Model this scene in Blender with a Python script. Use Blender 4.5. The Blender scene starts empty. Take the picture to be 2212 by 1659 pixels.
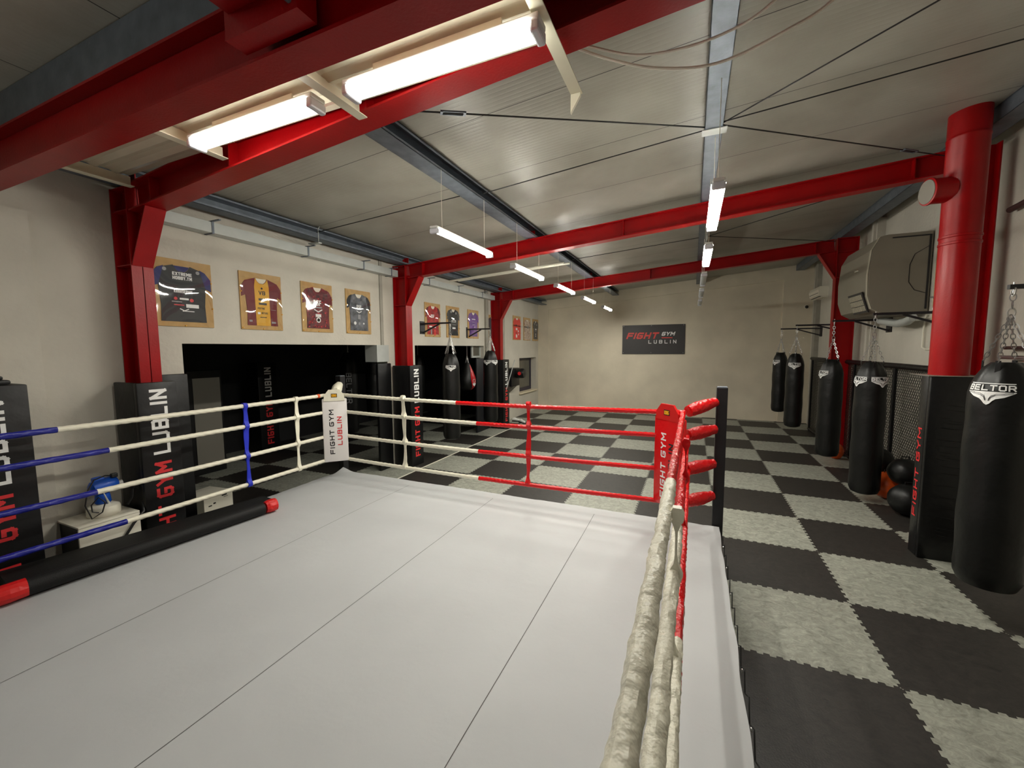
import bpy, bmesh, math, random
from mathutils import Vector, Matrix, noise
random.seed(7)
S = bpy.context.scene
C = S.collection
R = math.radians
PI = math.pi

# ------------------------------------------------------------------ camera
CAMZ = 2.2615
cam_d = bpy.data.cameras.new('camera')
cam = bpy.data.objects.new('camera', cam_d)
C.objects.link(cam)
S.camera = cam
cam_d.sensor_fit = 'HORIZONTAL'
cam_d.sensor_width = 36.0
cam_d.lens = 887.04 / 2212 * 36.0
cam_d.clip_start = 0.02
YAW, PIT, ROL = R(23.689), R(4.927), R(-0.320)
fw = Vector((-math.sin(YAW) * math.cos(PIT), math.cos(YAW) * math.cos(PIT), -math.sin(PIT)))
rt = Vector((math.cos(YAW), math.sin(YAW), 0))
up = rt.cross(fw)
# image roll
r2 = rt * math.cos(ROL) + up * math.sin(ROL)
u2 = -rt * math.sin(ROL) + up * math.cos(ROL)
M = Matrix((r2, u2, -fw)).transposed().to_4x4()
M.translation = Vector((0, 0, CAMZ))
cam.matrix_world = M

# ------------------------------------------------------------------ world + exposure
W = bpy.data.worlds.new('world')
S.world = W
W.use_nodes = True
W.node_tree.nodes['Background'].inputs[0].default_value = (0.75, 0.8, 0.9, 1)
W.node_tree.nodes['Background'].inputs[1].default_value = 0.05
S.view_settings.view_transform = 'Standard'
S.view_settings.look = 'None'
S.view_settings.gamma = 1
S.view_settings.use_curve_mapping = False
S.view_settings.exposure = 0.62
TUBE_NEAR = 16.0        # fluorescent tubes between the two near beams
TUBE_FAR = 88.0        # pendant battens

# ------------------------------------------------------------------ materials
def srgb(r, g, b):
    f = lambda c: (c / 255 / 12.92) if c / 255 <= 0.04045 else ((c / 255 + 0.055) / 1.055) ** 2.4
    return (f(r), f(g), f(b), 1)

def newmat(name):
    m = bpy.data.materials.new(name)
    m.use_nodes = True
    nt = m.node_tree
    return m, nt, nt.nodes['Principled BSDF'], nt.nodes, nt.links

def mat(name, col, rough=0.5, metal=0.0, spec=0.5, var=0.0, vscale=6.0, bump=0.0, bscale=40.0, col2=None, coat=0.0, bdetail=3.0):
    """Procedural paint / vinyl / plaster: base colour varied by noise, noise bump."""
    m, nt, p, n, l = newmat(name)
    p.inputs['Base Color'].default_value = col
    p.inputs['Roughness'].default_value = rough
    p.inputs['Metallic'].default_value = metal
    p.inputs['Specular IOR Level'].default_value = spec
    p.inputs['Coat Weight'].default_value = coat
    tc = n.new('ShaderNodeTexCoord')
    if var > 0 or col2:
        tx = n.new('ShaderNodeTexNoise')
        tx.inputs['Scale'].default_value = vscale
        tx.inputs['Detail'].default_value = 6
        l.new(tc.outputs['Object'], tx.inputs['Vector'])
        cr = n.new('ShaderNodeValToRGB')
        cr.color_ramp.elements[0].position = 0.32
        cr.color_ramp.elements[1].position = 0.68
        c2 = col2 or tuple(min(1, c * (1 - var)) for c in col[:3]) + (1,)
        cr.color_ramp.elements[0].color = c2
        cr.color_ramp.elements[1].color = col
        l.new(tx.outputs['Fac'], cr.inputs['Fac'])
        l.new(cr.outputs['Color'], p.inputs['Base Color'])
    if bump > 0:
        t2 = n.new('ShaderNodeTexNoise')
        t2.inputs['Scale'].default_value = bscale
        t2.inputs['Detail'].default_value = bdetail
        l.new(tc.outputs['Object'], t2.inputs['Vector'])
        b = n.new('ShaderNodeBump')
        b.inputs['Strength'].default_value = 1.0
        b.inputs['Distance'].default_value = bump
        l.new(t2.outputs['Fac'], b.inputs['Height'])
        l.new(b.outputs['Normal'], p.inputs['Normal'])
    return m

def emis(name, col, strength):
    m, nt, p, n, l = newmat(name)
    p.inputs['Base Color'].default_value = (0.8, 0.8, 0.8, 1)
    p.inputs['Emission Color'].default_value = col
    p.inputs['Emission Strength'].default_value = strength
    return m

def mth(nt, op, a, b=None, c=None):
    x = nt.nodes.new('ShaderNodeMath')
    x.operation = op
    for i, v in enumerate((a, b, c)):
        if v is None:
            continue
        if isinstance(v, (int, float)):
            x.inputs[i].default_value = v
        else:
            nt.links.new(v, x.inputs[i])
    return x.outputs[0]

def floor_mat():
    """1 m puzzle mats, light and dark, with interlocking teeth along every joint."""
    m, nt, p, n, l = newmat('puzzle_mat_floor')
    tc = n.new('ShaderNodeTexCoord')
    sx = n.new('ShaderNodeSeparateXYZ')
    l.new(tc.outputs['Object'], sx.inputs[0])
    x = mth(nt, 'SUBTRACT', sx.outputs[0], 0.337)
    y = mth(nt, 'SUBTRACT', sx.outputs[1], 0.359)
    def tooth(v):
        s = mth(nt, 'SINE', mth(nt, 'MULTIPLY', v, 2 * PI * 12))
        s = mth(nt, 'MAXIMUM', mth(nt, 'MINIMUM', mth(nt, 'MULTIPLY', s, 9), 1), -1)
        return mth(nt, 'MULTIPLY', s, 0.0105)
    xx = mth(nt, 'ADD', x, tooth(y))
    yy = mth(nt, 'ADD', y, tooth(x))
    fl = mth(nt, 'ADD', mth(nt, 'FLOOR', xx), mth(nt, 'FLOOR', yy))
    par = mth(nt, 'FRACT', mth(nt, 'ABSOLUTE', mth(nt, 'MULTIPLY', fl, 0.5)))
    par = mth(nt, 'MULTIPLY', par, 2.0)      # 0 dark, 1 light
    # streaky marbling of the rubber, different in every tile
    mp = n.new('ShaderNodeMapping')
    mp.inputs['Scale'].default_value = (3.0, 4.0, 3)
    l.new(tc.outputs['Object'], mp.inputs['Vector'])
    nz = n.new('ShaderNodeTexNoise')
    nz.inputs['Scale'].default_value = 4.2
    nz.inputs['Detail'].default_value = 9
    nz.inputs['Roughness'].default_value = 0.72
    nz.inputs['Distortion'].default_value = 1.2
    l.new(mp.outputs[0], nz.inputs['Vector'])
    def ramp(a, b):
        r = n.new('ShaderNodeValToRGB')
        r.color_ramp.elements[0].position = 0.3
        r.color_ramp.elements[1].position = 0.7
        r.color_ramp.elements[0].color = a
        r.color_ramp.elements[1].color = b
        l.new(nz.outputs['Fac'], r.inputs['Fac'])
        return r.outputs['Color']
    mix = n.new('ShaderNodeMix')
    mix.data_type = 'RGBA'
    l.new(par, mix.inputs['Factor'])
    l.new(ramp(srgb(24, 22, 20), srgb(50, 46, 42)), mix.inputs['A'])
    l.new(ramp(srgb(108, 110, 100), srgb(168, 169, 157)), mix.inputs['B'])
    # thin joint line
    def joint(v):
        f = mth(nt, 'FRACT', v)
        d = mth(nt, 'MINIMUM', f, mth(nt, 'SUBTRACT', 1.0, f))
        return mth(nt, 'LESS_THAN', d, 0.0022)
    j = mth(nt, 'MAXIMUM', joint(xx), joint(yy))
    mx2 = n.new('ShaderNodeMix')
    mx2.data_type = 'RGBA'
    l.new(j, mx2.inputs['Factor'])
    l.new(mix.outputs['Result'], mx2.inputs['A'])
    mx2.inputs['B'].default_value = srgb(28, 26, 24)
    l.new(mx2.outputs['Result'], p.inputs['Base Color'])
    p.inputs['Roughness'].default_value = 0.55
    b = n.new('ShaderNodeBump')
    b.inputs['Distance'].default_value = 0.0015
    t2 = n.new('ShaderNodeTexNoise')
    t2.inputs['Scale'].default_value = 90
    l.new(tc.outputs['Object'], t2.inputs['Vector'])
    l.new(t2.outputs['Fac'], b.inputs['Height'])
    l.new(b.outputs['Normal'], p.inputs['Normal'])
    return m

def panel_mat(name, axis, pitch, off, col, col2):
    """Sandwich roof panel: fine ribs and a dark joint every `pitch` metres.
    axis 1: ribs run along X and repeat along Y; axis 0 the other way round."""
    m, nt, p, n, l = newmat(name)
    tc = n.new('ShaderNodeTexCoord')
    sx = n.new('ShaderNodeSeparateXYZ')
    l.new(tc.outputs['Object'], sx.inputs[0])
    v = sx.outputs[axis]
    rib = mth(nt, 'ABSOLUTE', mth(nt, 'SINE', mth(nt, 'MULTIPLY', v, PI / 0.05)))
    rib = mth(nt, 'POWER', rib, 0.35)
    f = mth(nt, 'FRACT', mth(nt, 'DIVIDE', mth(nt, 'SUBTRACT', v, off), pitch))
    jl = mth(nt, 'LESS_THAN', f, 0.008 / pitch)
    nz = n.new('ShaderNodeTexNoise')
    nz.inputs['Scale'].default_value = 1.6
    nz.inputs['Detail'].default_value = 5
    l.new(tc.outputs['Object'], nz.inputs['Vector'])
    r = n.new('ShaderNodeValToRGB')
    r.color_ramp.elements[0].position = 0.35
    r.color_ramp.elements[1].position = 0.65
    r.color_ramp.elements[0].color = col2
    r.color_ramp.elements[1].color = col
    l.new(nz.outputs['Fac'], r.inputs['Fac'])
    mx = n.new('ShaderNodeMix')
    mx.data_type = 'RGBA'
    l.new(jl, mx.inputs['Factor'])
    l.new(r.outputs['Color'], mx.inputs['A'])
    mx.inputs['B'].default_value = srgb(38, 34, 28)
    l.new(mx.outputs['Result'], p.inputs['Base Color'])
    p.inputs['Roughness'].default_value = 0.38
    h = mth(nt, 'ADD', mth(nt, 'MULTIPLY', rib, 0.0016), mth(nt, 'MULTIPLY', nz.outputs['Fac'], 0.010))
    b = n.new('ShaderNodeBump')
    b.inputs['Distance'].default_value = 1.0
    b.inputs['Strength'].default_value = 0.9
    l.new(h, b.inputs['Height'])
    l.new(b.outputs['Normal'], p.inputs['Normal'])
    return m

def film_mat():
    """Clear glossy foil: mostly transparent, with a wavy mirror-like sheen."""
    m, nt, p, n, l = newmat('clear_foil')
    n.remove(p)
    tr = n.new('ShaderNodeBsdfTransparent')
    gl = n.new('ShaderNodeBsdfGlossy')
    gl.inputs['Roughness'].default_value = 0.04
    gl.inputs['Color'].default_value = (1, 1, 1, 1)
    mx = n.new('ShaderNodeMixShader')
    fr = n.new('ShaderNodeFresnel')
    fr.inputs['IOR'].default_value = 1.5
    tc = n.new('ShaderNodeTexCoord')
    t = n.new('ShaderNodeTexNoise')
    t.inputs['Scale'].default_value = 2.2
    t.inputs['Detail'].default_value = 0.0
    t.inputs['Distortion'].default_value = 0.2
    l.new(tc.outputs['Object'], t.inputs['Vector'])
    b = n.new('ShaderNodeBump')
    b.inputs['Distance'].default_value = 0.022
    l.new(t.outputs['Fac'], b.inputs['Height'])
    l.new(b.outputs['Normal'], gl.inputs['Normal'])
    l.new(b.outputs['Normal'], fr.inputs['Normal'])
    l.new(mth(nt, 'MINIMUM', mth(nt, 'MULTIPLY', fr.outputs[0], 1.0), 0.10), mx.inputs[0])
    l.new(tr.outputs[0], mx.inputs[1])
    l.new(gl.outputs[0], mx.inputs[2])
    l.new(mx.outputs[0], n['Material Output'].inputs['Surface'])
    return m

def glass_mat():
    m, nt, p, n, l = newmat('window_glass')
    p.inputs['Base Color'].default_value = (0.8, 0.85, 0.85, 1)
    p.inputs['Roughness'].default_value = 0.05
    p.inputs['Transmission Weight'].default_value = 0.85
    p.inputs['IOR'].default_value = 1.45
    return m

MT = dict(
    floor=floor_mat(),
    roof=panel_mat('roof_panel', 1, 1.09, 0.62, srgb(158, 156, 145), srgb(142, 139, 128)),
    roof2=panel_mat('roof_panel_lower', 0, 1.09, 0.30, srgb(190, 188, 178), srgb(174, 170, 158)),
    wall=mat('wall_plaster', srgb(204, 199, 186), 0.75, var=0.14, vscale=1.7, bump=0.004, bscale=22),
    wall_far=mat('wall_far_plaster', srgb(224, 214, 192), 0.7, var=0.16, vscale=1.2, bump=0.003, bscale=16),
    concrete=mat('bare_concrete', srgb(166, 162, 150), 0.8, var=0.25, vscale=3, bump=0.004, bscale=30),
    dark_wall=mat('dark_room_paint', srgb(24, 24, 25), 0.7, var=0.2, bump=0.002),
    red_steel=mat('red_painted_steel', srgb(156, 4, 9), 0.36, spec=0.28, var=0.14, vscale=5, bump=0.001, bscale=60),
    zinc=mat('galvanised_steel', srgb(118, 126, 136), 0.45, metal=0.45, var=0.3, vscale=9, bump=0.001),
    zinc_light=mat('light_sheet_metal', srgb(186, 190, 186), 0.45, metal=0.2, var=0.12, vscale=6),
    roof_sheet=mat('cream_roof_sheet', srgb(206, 198, 176), 0.2, spec=0.8, var=0.05),
    cream=mat('cream_painted_steel', srgb(226, 221, 196), 0.45, var=0.06),
    canvas=mat('ring_canvas_cloth', srgb(184, 186, 187), 0.60, var=0.07, vscale=1.3, bump=0.012, bscale=2.2, bdetail=7),
    seam=mat('canvas_seam', srgb(84, 82, 78), 0.8),
    skirt=mat('ring_skirt_cloth', srgb(34, 34, 36), 0.7),
    black_pad=mat('black_vinyl', srgb(15, 15, 16), 0.42, spec=0.35, var=0.2, vscale=4, bump=0.006, bscale=7),
    black_bag=mat('black_bag_leather', srgb(14, 15, 14), 0.42, spec=0.4, var=0.25, vscale=5, bump=0.010, bscale=6),
    black_ribbed=mat('black_wrinkled_vinyl', srgb(14, 14, 15), 0.34, spec=0.4, bump=0.005, bscale=14),
    black_steel=mat('black_steel', srgb(22, 21, 24), 0.45),
    navy_pad=mat('navy_vinyl', srgb(14, 16, 24), 0.5, bump=0.004, bscale=6),
    foam=mat('black_foam_cloth', srgb(22, 22, 22), 0.6, spec=0.3, var=0.15, bump=0.002, bscale=160),
    white_vinyl=mat('white_vinyl', srgb(238, 234, 214), 0.4, var=0.05, bump=0.004, bscale=25),
    white_pad=mat('white_pad_vinyl', srgb(236, 232, 230), 0.4, bump=0.002, bscale=12),
    white_wrinkled=mat('white_wrinkled_vinyl', srgb(232, 228, 208), 0.42, var=0.05, bump=0.03, bscale=13, bdetail=4),
    red_wrinkled=mat('red_wrinkled_vinyl', srgb(204, 10, 16), 0.22, bump=0.02, bscale=26, bdetail=4),
    red_vinyl=mat('red_vinyl', srgb(214, 12, 18), 0.26, bump=0.004, bscale=30),
    red_cap=mat('red_cap_vinyl', srgb(208, 26, 24), 0.35, bump=0.004, bscale=14),
    blue_vinyl=mat('blue_vinyl', srgb(28, 34, 138), 0.3, bump=0.004, bscale=30),
    blue_strap=mat('blue_webbing', srgb(20, 40, 190), 0.6),
    orange_tape=mat('orange_tape', srgb(224, 96, 48), 0.5),
    print_white=mat('print_white', srgb(238, 238, 236), 0.5),
    print_red=mat('print_red', srgb(214, 44, 48), 0.5),
    print_black=mat('print_black', srgb(22, 20, 22), 0.5),
    print_grey=mat('print_grey', srgb(150, 150, 152), 0.5),
    print_yellow=mat('print_yellow', srgb(240, 176, 24), 0.5),
    print_brand_red=mat('sign_red', srgb(216, 66, 58), 0.5),
    cork=mat('fibre_board', srgb(196, 160, 104), 0.75, var=0.18, vscale=9),
    white_cloth=mat('white_cloth', srgb(226, 222, 208), 0.8),
    chain=mat('chain_steel', srgb(190, 190, 188), 0.3, metal=0.9),
    lamp_body=mat('lamp_body', srgb(214, 214, 208), 0.4),
    lamp_off=mat('lamp_unlit_cover', srgb(190, 196, 200), 0.3),
    wire=mat('fence_wire', srgb(46, 43, 36), 0.5),
    cable=mat('white_cable', srgb(236, 232, 216), 0.5),
    dark_cable=mat('black_cable', srgb(20, 20, 20), 0.5),
    rust=mat('rust_pipe', srgb(70, 40, 36), 0.55, var=0.3),
    copper=mat('copper_pipe', srgb(150, 120, 80), 0.35, metal=0.8),
    heater=mat('grey_unit_casing', srgb(124, 118, 104), 0.45, var=0.08, vscale=2),
    heater_light=mat('grey_unit_trim', srgb(160, 154, 136), 0.5),
    white_plastic=mat('white_plastic', srgb(226, 222, 206), 0.4),
    blue_plastic=mat('blue_plastic', srgb(24, 84, 190), 0.35),
    grey_board=mat('grey_board', srgb(126, 122, 112), 0.6),
    orange_vinyl=mat('orange_vinyl', srgb(222, 86, 22), 0.3, bump=0.006, bscale=10),
    yellow_vinyl=mat('yellow_vinyl', srgb(206, 160, 60), 0.4),
    bag_red=mat('red_bag_leather', srgb(196, 26, 34), 0.3, bump=0.003, bscale=12),
    frame_navy=mat('window_frame_paint', srgb(34, 28, 52), 0.4),
    sill=mat('window_sill_stone', srgb(226, 214, 186), 0.5),
    dusty_glass=mat('night_window_pane', srgb(96, 94, 84), 0.12, var=0.3, vscale=2),
    shoe_white=mat('shoe_white', srgb(225, 225, 220), 0.5),
    maroon=mat('maroon_jersey', srgb(110, 22, 32), 0.6, var=0.1, vscale=12),
    gold=mat('gold_jersey', srgb(222, 168, 48), 0.6, var=0.08, vscale=12),
    navyblue=mat('navy_jersey', srgb(28, 30, 104), 0.6, var=0.3, vscale=6),
    ink=mat('black_jersey', srgb(30, 32, 36), 0.6, var=0.2, vscale=6),
    wine=mat('wine_jersey', srgb(58, 20, 26), 0.6, col2=srgb(128, 26, 36), vscale=16),
    smoke=mat('smoke_jersey', srgb(44, 46, 52), 0.6, col2=srgb(120, 124, 132), vscale=10),
    crimson=mat('crimson_jersey', srgb(196, 36, 36), 0.6, col2=srgb(120, 18, 24), vscale=14),
    purple=mat('purple_jersey', srgb(84, 52, 128), 0.6, col2=srgb(140, 96, 170), vscale=9),
    scarlet=mat('scarlet_jersey', srgb(224, 52, 44), 0.6, var=0.08),
    bone=mat('bone_jersey', srgb(226, 210, 190), 0.6, col2=srgb(120, 84, 76), vscale=24),
    coal=mat('coal_jersey', srgb(70, 70, 74), 0.6, var=0.25, vscale=10),
    foil=film_mat(),
    tube_near=emis('fluorescent_near', (1.0, 0.98, 0.90, 1), TUBE_NEAR),
    tube_far=emis('fluorescent_far', (1.0, 0.97, 0.87, 1), TUBE_FAR),
    clear_end=mat('lamp_end_plastic', srgb(214, 216, 222), 0.15, spec=0.8),
)

# ------------------------------------------------------------------ mesh helpers
def V(*a):
    return Vector(a)

class MB:
    """Collects shapes in world coordinates and links them as ONE mesh object."""
    def __init__(s):
        s.bm = bmesh.new()
    def face(s, pts):
        vs = [s.bm.verts.new(p) for p in pts]
        return s.bm.faces.new(vs)
    def hexa(s, c):
        v = [s.bm.verts.new(p) for p in c]
        for f in ((0, 3, 2, 1), (4, 5, 6, 7), (0, 1, 5, 4), (1, 2, 6, 5), (2, 3, 7, 6), (3, 0, 4, 7)):
            s.bm.faces.new([v[i] for i in f])
        return v
    def box(s, x0, x1, y0, y1, z0, z1, bev=0, seg=2):
        t = bmesh.new()
        v = [t.verts.new(p) for p in ((x0, y0, z0), (x1, y0, z0), (x1, y1, z0), (x0, y1, z0), (x0, y0, z1), (x1, y0, z1), (x1, y1, z1), (x0, y1, z1))]
        for f in ((0, 3, 2, 1), (4, 5, 6, 7), (0, 1, 5, 4), (1, 2, 6, 5), (2, 3, 7, 6), (3, 0, 4, 7)):
            t.faces.new([v[i] for i in f])
        if bev > 0:
            bmesh.ops.bevel(t, geom=list(t.edges), offset=bev, segments=seg, affect='EDGES', profile=0.5)
        s.add(t)
        return s
    def add(s, t, mtx=None):
        """append another bmesh"""
        idx = {}
        for v in t.verts:
            idx[v.index if v.index >= 0 else id(v)] = None
        t.verts.ensure_lookup_table()
        t.verts.index_update()
        nv = [s.bm.verts.new(mtx @ v.co if mtx else v.co) for v in t.verts]
        for f in t.faces:
            try:
                s.bm.faces.new([nv[v.index] for v in f.verts])
            except ValueError:
                pass
        t.free()
    def obox(s, o, ax, ay, az, lx, ly, lz, bev=0):
        """oriented box centred at o with half sizes"""
        t = bmesh.new()
        vv = []
        for z in (-1, 1):
            for (x, y) in ((-1, -1), (1, -1), (1, 1), (-1, 1)):
                vv.append(t.verts.new((x * lx, y * ly, z * lz)))
        for f in ((0, 3, 2, 1), (4, 5, 6, 7), (0, 1, 5, 4), (1, 2, 6, 5), (2, 3, 7, 6), (3, 0, 4, 7)):
            t.faces.new([vv[i] for i in f])
        if bev > 0:
            bmesh.ops.bevel(t, geom=list(t.edges), offset=bev, segments=2, affect='EDGES', profile=0.5)
        m = Matrix((Vector(ax).normalized(), Vector(ay).normalized(), Vector(az).normalized())).transposed().to_4x4()
        m.translation = Vector(o)
        s.add(t, m)
        return s
    def bar(s, a, b, w, h, upv=(0, 0, 1)):
        """rectangular bar from a to b, width w across, height h along upv"""
        a, b = Vector(a), Vector(b)
        d = (b - a)
        L = d.length
        d.normalize()
        u = Vector(upv)
        u = (u - d * u.dot(d)).normalized()
        r = d.cross(u)
        return s.obox((a + b) / 2, d, r, u, L / 2, w / 2, h / 2)
    def tube(s, path, rad, seg=8, cap=True, fn=None):
        """tube along path; rad float or list; fn(i, ang, s) -> radius factor"""
        path = [Vector(p) for p in path]
        n = len(path)
        rings = []
        ln = 0
        t0 = (path[1] - path[0]).normalized()
        ref = Vector((0, 0, 1)) if abs(t0.z) < 0.9 else Vector((1, 0, 0))
        u = (ref - t0 * ref.dot(t0)).normalized()
        for i, p in enumerate(path):
            t = (path[min(n - 1, i + 1)] - path[max(0, i - 1)]).normalized()
            u = (u - t * u.dot(t)).normalized()
            w = t.cross(u)
            if i:
                ln += (p - path[i - 1]).length
            r = rad[i] if isinstance(rad, (list, tuple)) else rad
            ring = []
            for k in range(seg):
                a = 2 * PI * k / seg
                rr = r * (fn(i, a, ln) if fn else 1)
                ring.append(s.bm.verts.new(p + (u * math.cos(a) + w * math.sin(a)) * rr))
            rings.append(ring)
        for i in range(n - 1):
            for k in range(seg):
                k2 = (k + 1) % seg
                s.bm.faces.new((rings[i][k], rings[i][k2], rings[i + 1][k2], rings[i + 1][k]))
        if cap:
            s.bm.faces.new(rings[0][::-1])
            s.bm.faces.new(rings[-1])
        return s
    def lathe(s, o, prof, seg=24, axis=(0, 0, 1), fn=None):
        """prof: list of (r, h) along axis from o"""
        ax = Vector(axis).normalized()
        ref = Vector((1, 0, 0)) if abs(ax.x) < 0.9 else Vector((0, 1, 0))
        u = (ref - ax * ref.dot(ax)).normalized()
        w = ax.cross(u)
        o = Vector(o)
        rings = []
        for i, (r, h) in enumerate(prof):
            ring = []
            for k in range(seg):
                a = 2 * PI * k / seg
                rr = max(r, 1e-4) * (fn(i, a, h) if fn else 1)
                ring.append(s.bm.verts.new(o + ax * h + (u * math.cos(a) + w * math.sin(a)) * rr))
            rings.append(ring)
        for i in range(len(prof) - 1):
            for k in range(seg):
                k2 = (k + 1) % seg
                s.bm.faces.new((rings[i][k], rings[i][k2], rings[i + 1][k2], rings[i + 1][k]))
        s.bm.faces.new(rings[0][::-1])
        s.bm.faces.new(rings[-1])
        return s
    def prism(s, pts, o, ux, uy, n, th):
        """2D outline pts extruded th along n; o + x*ux + y*uy"""
        o, ux, uy, n = Vector(o), Vector(ux), Vector(uy), Vector(n)
        a = [s.bm.verts.new(o + ux * x + uy * y) for x, y in pts]
        b = [s.bm.verts.new(o + ux * x + uy * y + n * th) for x, y in pts]
        k = len(pts)
        fs = [s.bm.faces.new(a[::-1]), s.bm.faces.new(b)]
        for i in range(k):
            s.bm.faces.new((a[i], a[(i + 1) % k], b[(i + 1) % k], b[i]))
        return s
    def sphere(s, o, r, seg=20, rings=12, sc=(1, 1, 1), fn=None):
        prof = []
        o = Vector(o)
        vv = []
        for i in range(rings + 1):
            th = PI * i / rings
            ring = []
            for k in range(seg):
                a = 2 * PI * k / seg
                d = Vector((math.sin(th) * math.cos(a) * sc[0], math.sin(th) * math.sin(a) * sc[1], -math.cos(th) * sc[2]))
                rr = r * (fn(d) if fn else 1)
                ring.append(d * rr + o)
            vv.append(ring)
        bot = s.bm.verts.new(vv[0][0])
        top = s.bm.verts.new(vv[-1][0])
        rows = [[s.bm.verts.new(p) for p in ring] for ring in vv[1:-1]]
        for k in range(seg):
            k2 = (k + 1) % seg
            s.bm.faces.new((bot, rows[0][k2], rows[0][k]))
            s.bm.faces.new((top, rows[-1][k], rows[-1][k2]))
            for i in range(len(rows) - 1):
                s.bm.faces.new((rows[i][k], rows[i][k2], rows[i + 1][k2], rows[i + 1][k]))
        return s
    def link(s, p, d, side, L, w, r):
        """one oval chain link centred p, long axis d, flat in plane (d, side)"""
        d, side = Vector(d).normalized(), Vector(side)
        side = (side - d * side.dot(d)).normalized()
        nrm = d.cross(side)
        p = Vector(p)
        n = 12
        rings = []
        for i in range(n):
            a = 2 * PI * i / n
            c = p + d * math.cos(a) * L / 2 + side * math.sin(a) * w / 2
            o = (d * math.cos(a) * 1.0 + side * math.sin(a)).normalized()
            rings.append([s.bm.verts.new(c + (o * math.cos(b) + nrm * math.sin(b)) * r) for b in (0.785, 2.356, 3.927, 5.498)])
        for i in range(n):
            j = (i + 1) % n
            for k in range(4):
                k2 = (k + 1) % 4
                s.bm.faces.new((rings[i][k], rings[j][k], rings[j][k2], rings[i][k2]))
    def chain(s, a, b, L=0.05, w=0.026, r=0.0042):
        a, b = Vector(a), Vector(b)
        d = b - a
        n = max(2, int(d.length / (L * 0.74)))
        dn = d.normalized()
        s1 = dn.cross(Vector((0.3, 1, 0.2))).normalized()
        s2 = dn.cross(s1)
        for i in range(n):
            s.link(a + d * ((i + 0.5) / n), dn, s1 if i % 2 else s2, L, w, r)
        return s
    def text(s, txt, o, ux, uy, n, h, wr=1.0, stroke=0.16, gap=0.28, th=0.0015, shear=0.0, center=False):
        """stroke lettering: cap height h, advance along ux, letters' top along uy"""
        ux, uy, n = Vector(ux).normalized(), Vector(uy).normalized(), Vector(n).normalized()
        o = Vector(o)
        wd = h * 0.78 * wr
        tot = text_len(txt, h, wr, gap)
        x = -tot / 2 if center else 0
        hs = h * stroke / 2
        ns = 0
        for ch in txt:
            if ch == ' ':
                x += wd * 0.55
                continue
            gw = wd * GW.get(ch, 1.0)
            for pl in GL.get(ch, GL['O']):
                P = [Vector((x + p[0] / 4 * (gw - 2 * hs) + hs, p[1] / 6 * (h - 2 * hs) + hs)) for p in pl]
                for i in range(len(P) - 1):
                    a, b = P[i], P[i + 1]
                    d = (b - a)
                    if d.length < 1e-6:
                        continue
                    d.normalize()
                    q = Vector((-d.y, d.x)) * hs
                    e = d * hs
                    quad = (a - e - q, b + e - q, b + e + q, a - e + q)
                    bot = [o + ux * (c.x + shear * c.y) + uy * c.y for c in quad]
                    ns += 1
                    topv = [c + n * (th + (ns % 14) * 0.00012) for c in bot]
                    s.hexa(bot + topv)
            x += gw + wd * gap
        return s
    def build(s, name, m, parent=None, smooth=False, label=None):
        bmesh.ops.recalc_face_normals(s.bm, faces=list(s.bm.faces))
        off = wloc(parent) if parent else Vector((0, 0, 0))
        if parent is None and s.bm.verts:
            # origin of a free-standing mesh: its base centre
            xs = [v.co.x for v in s.bm.verts]
            ys = [v.co.y for v in s.bm.verts]
            zs = [v.co.z for v in s.bm.verts]
            off = Vector(((min(xs) + max(xs)) / 2, (min(ys) + max(ys)) / 2, min(zs)))
        if off.length > 0:
            bmesh.ops.translate(s.bm, verts=list(s.bm.verts), vec=-off)
        me = bpy.data.meshes.new(name)
        s.bm.to_mesh(me)
        s.bm.free()
        me.materials.append(MT[m] if isinstance(m, str) else m)
        if smooth:
            for p in me.polygons:
                p.use_smooth = True
            try:
                me.set_sharp_from_angle(angle=R(40))
            except Exception:
                pass
        o = bpy.data.objects.new(name, me)
        C.objects.link(o)
        if parent:
            o.parent = parent
        else:
            o.location = off
        if label:
            o['label'] = label
        return o

def wloc(o):
    v = Vector((0, 0, 0))
    while o is not None:
        v += o.location
        o = o.parent
    return v

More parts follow.
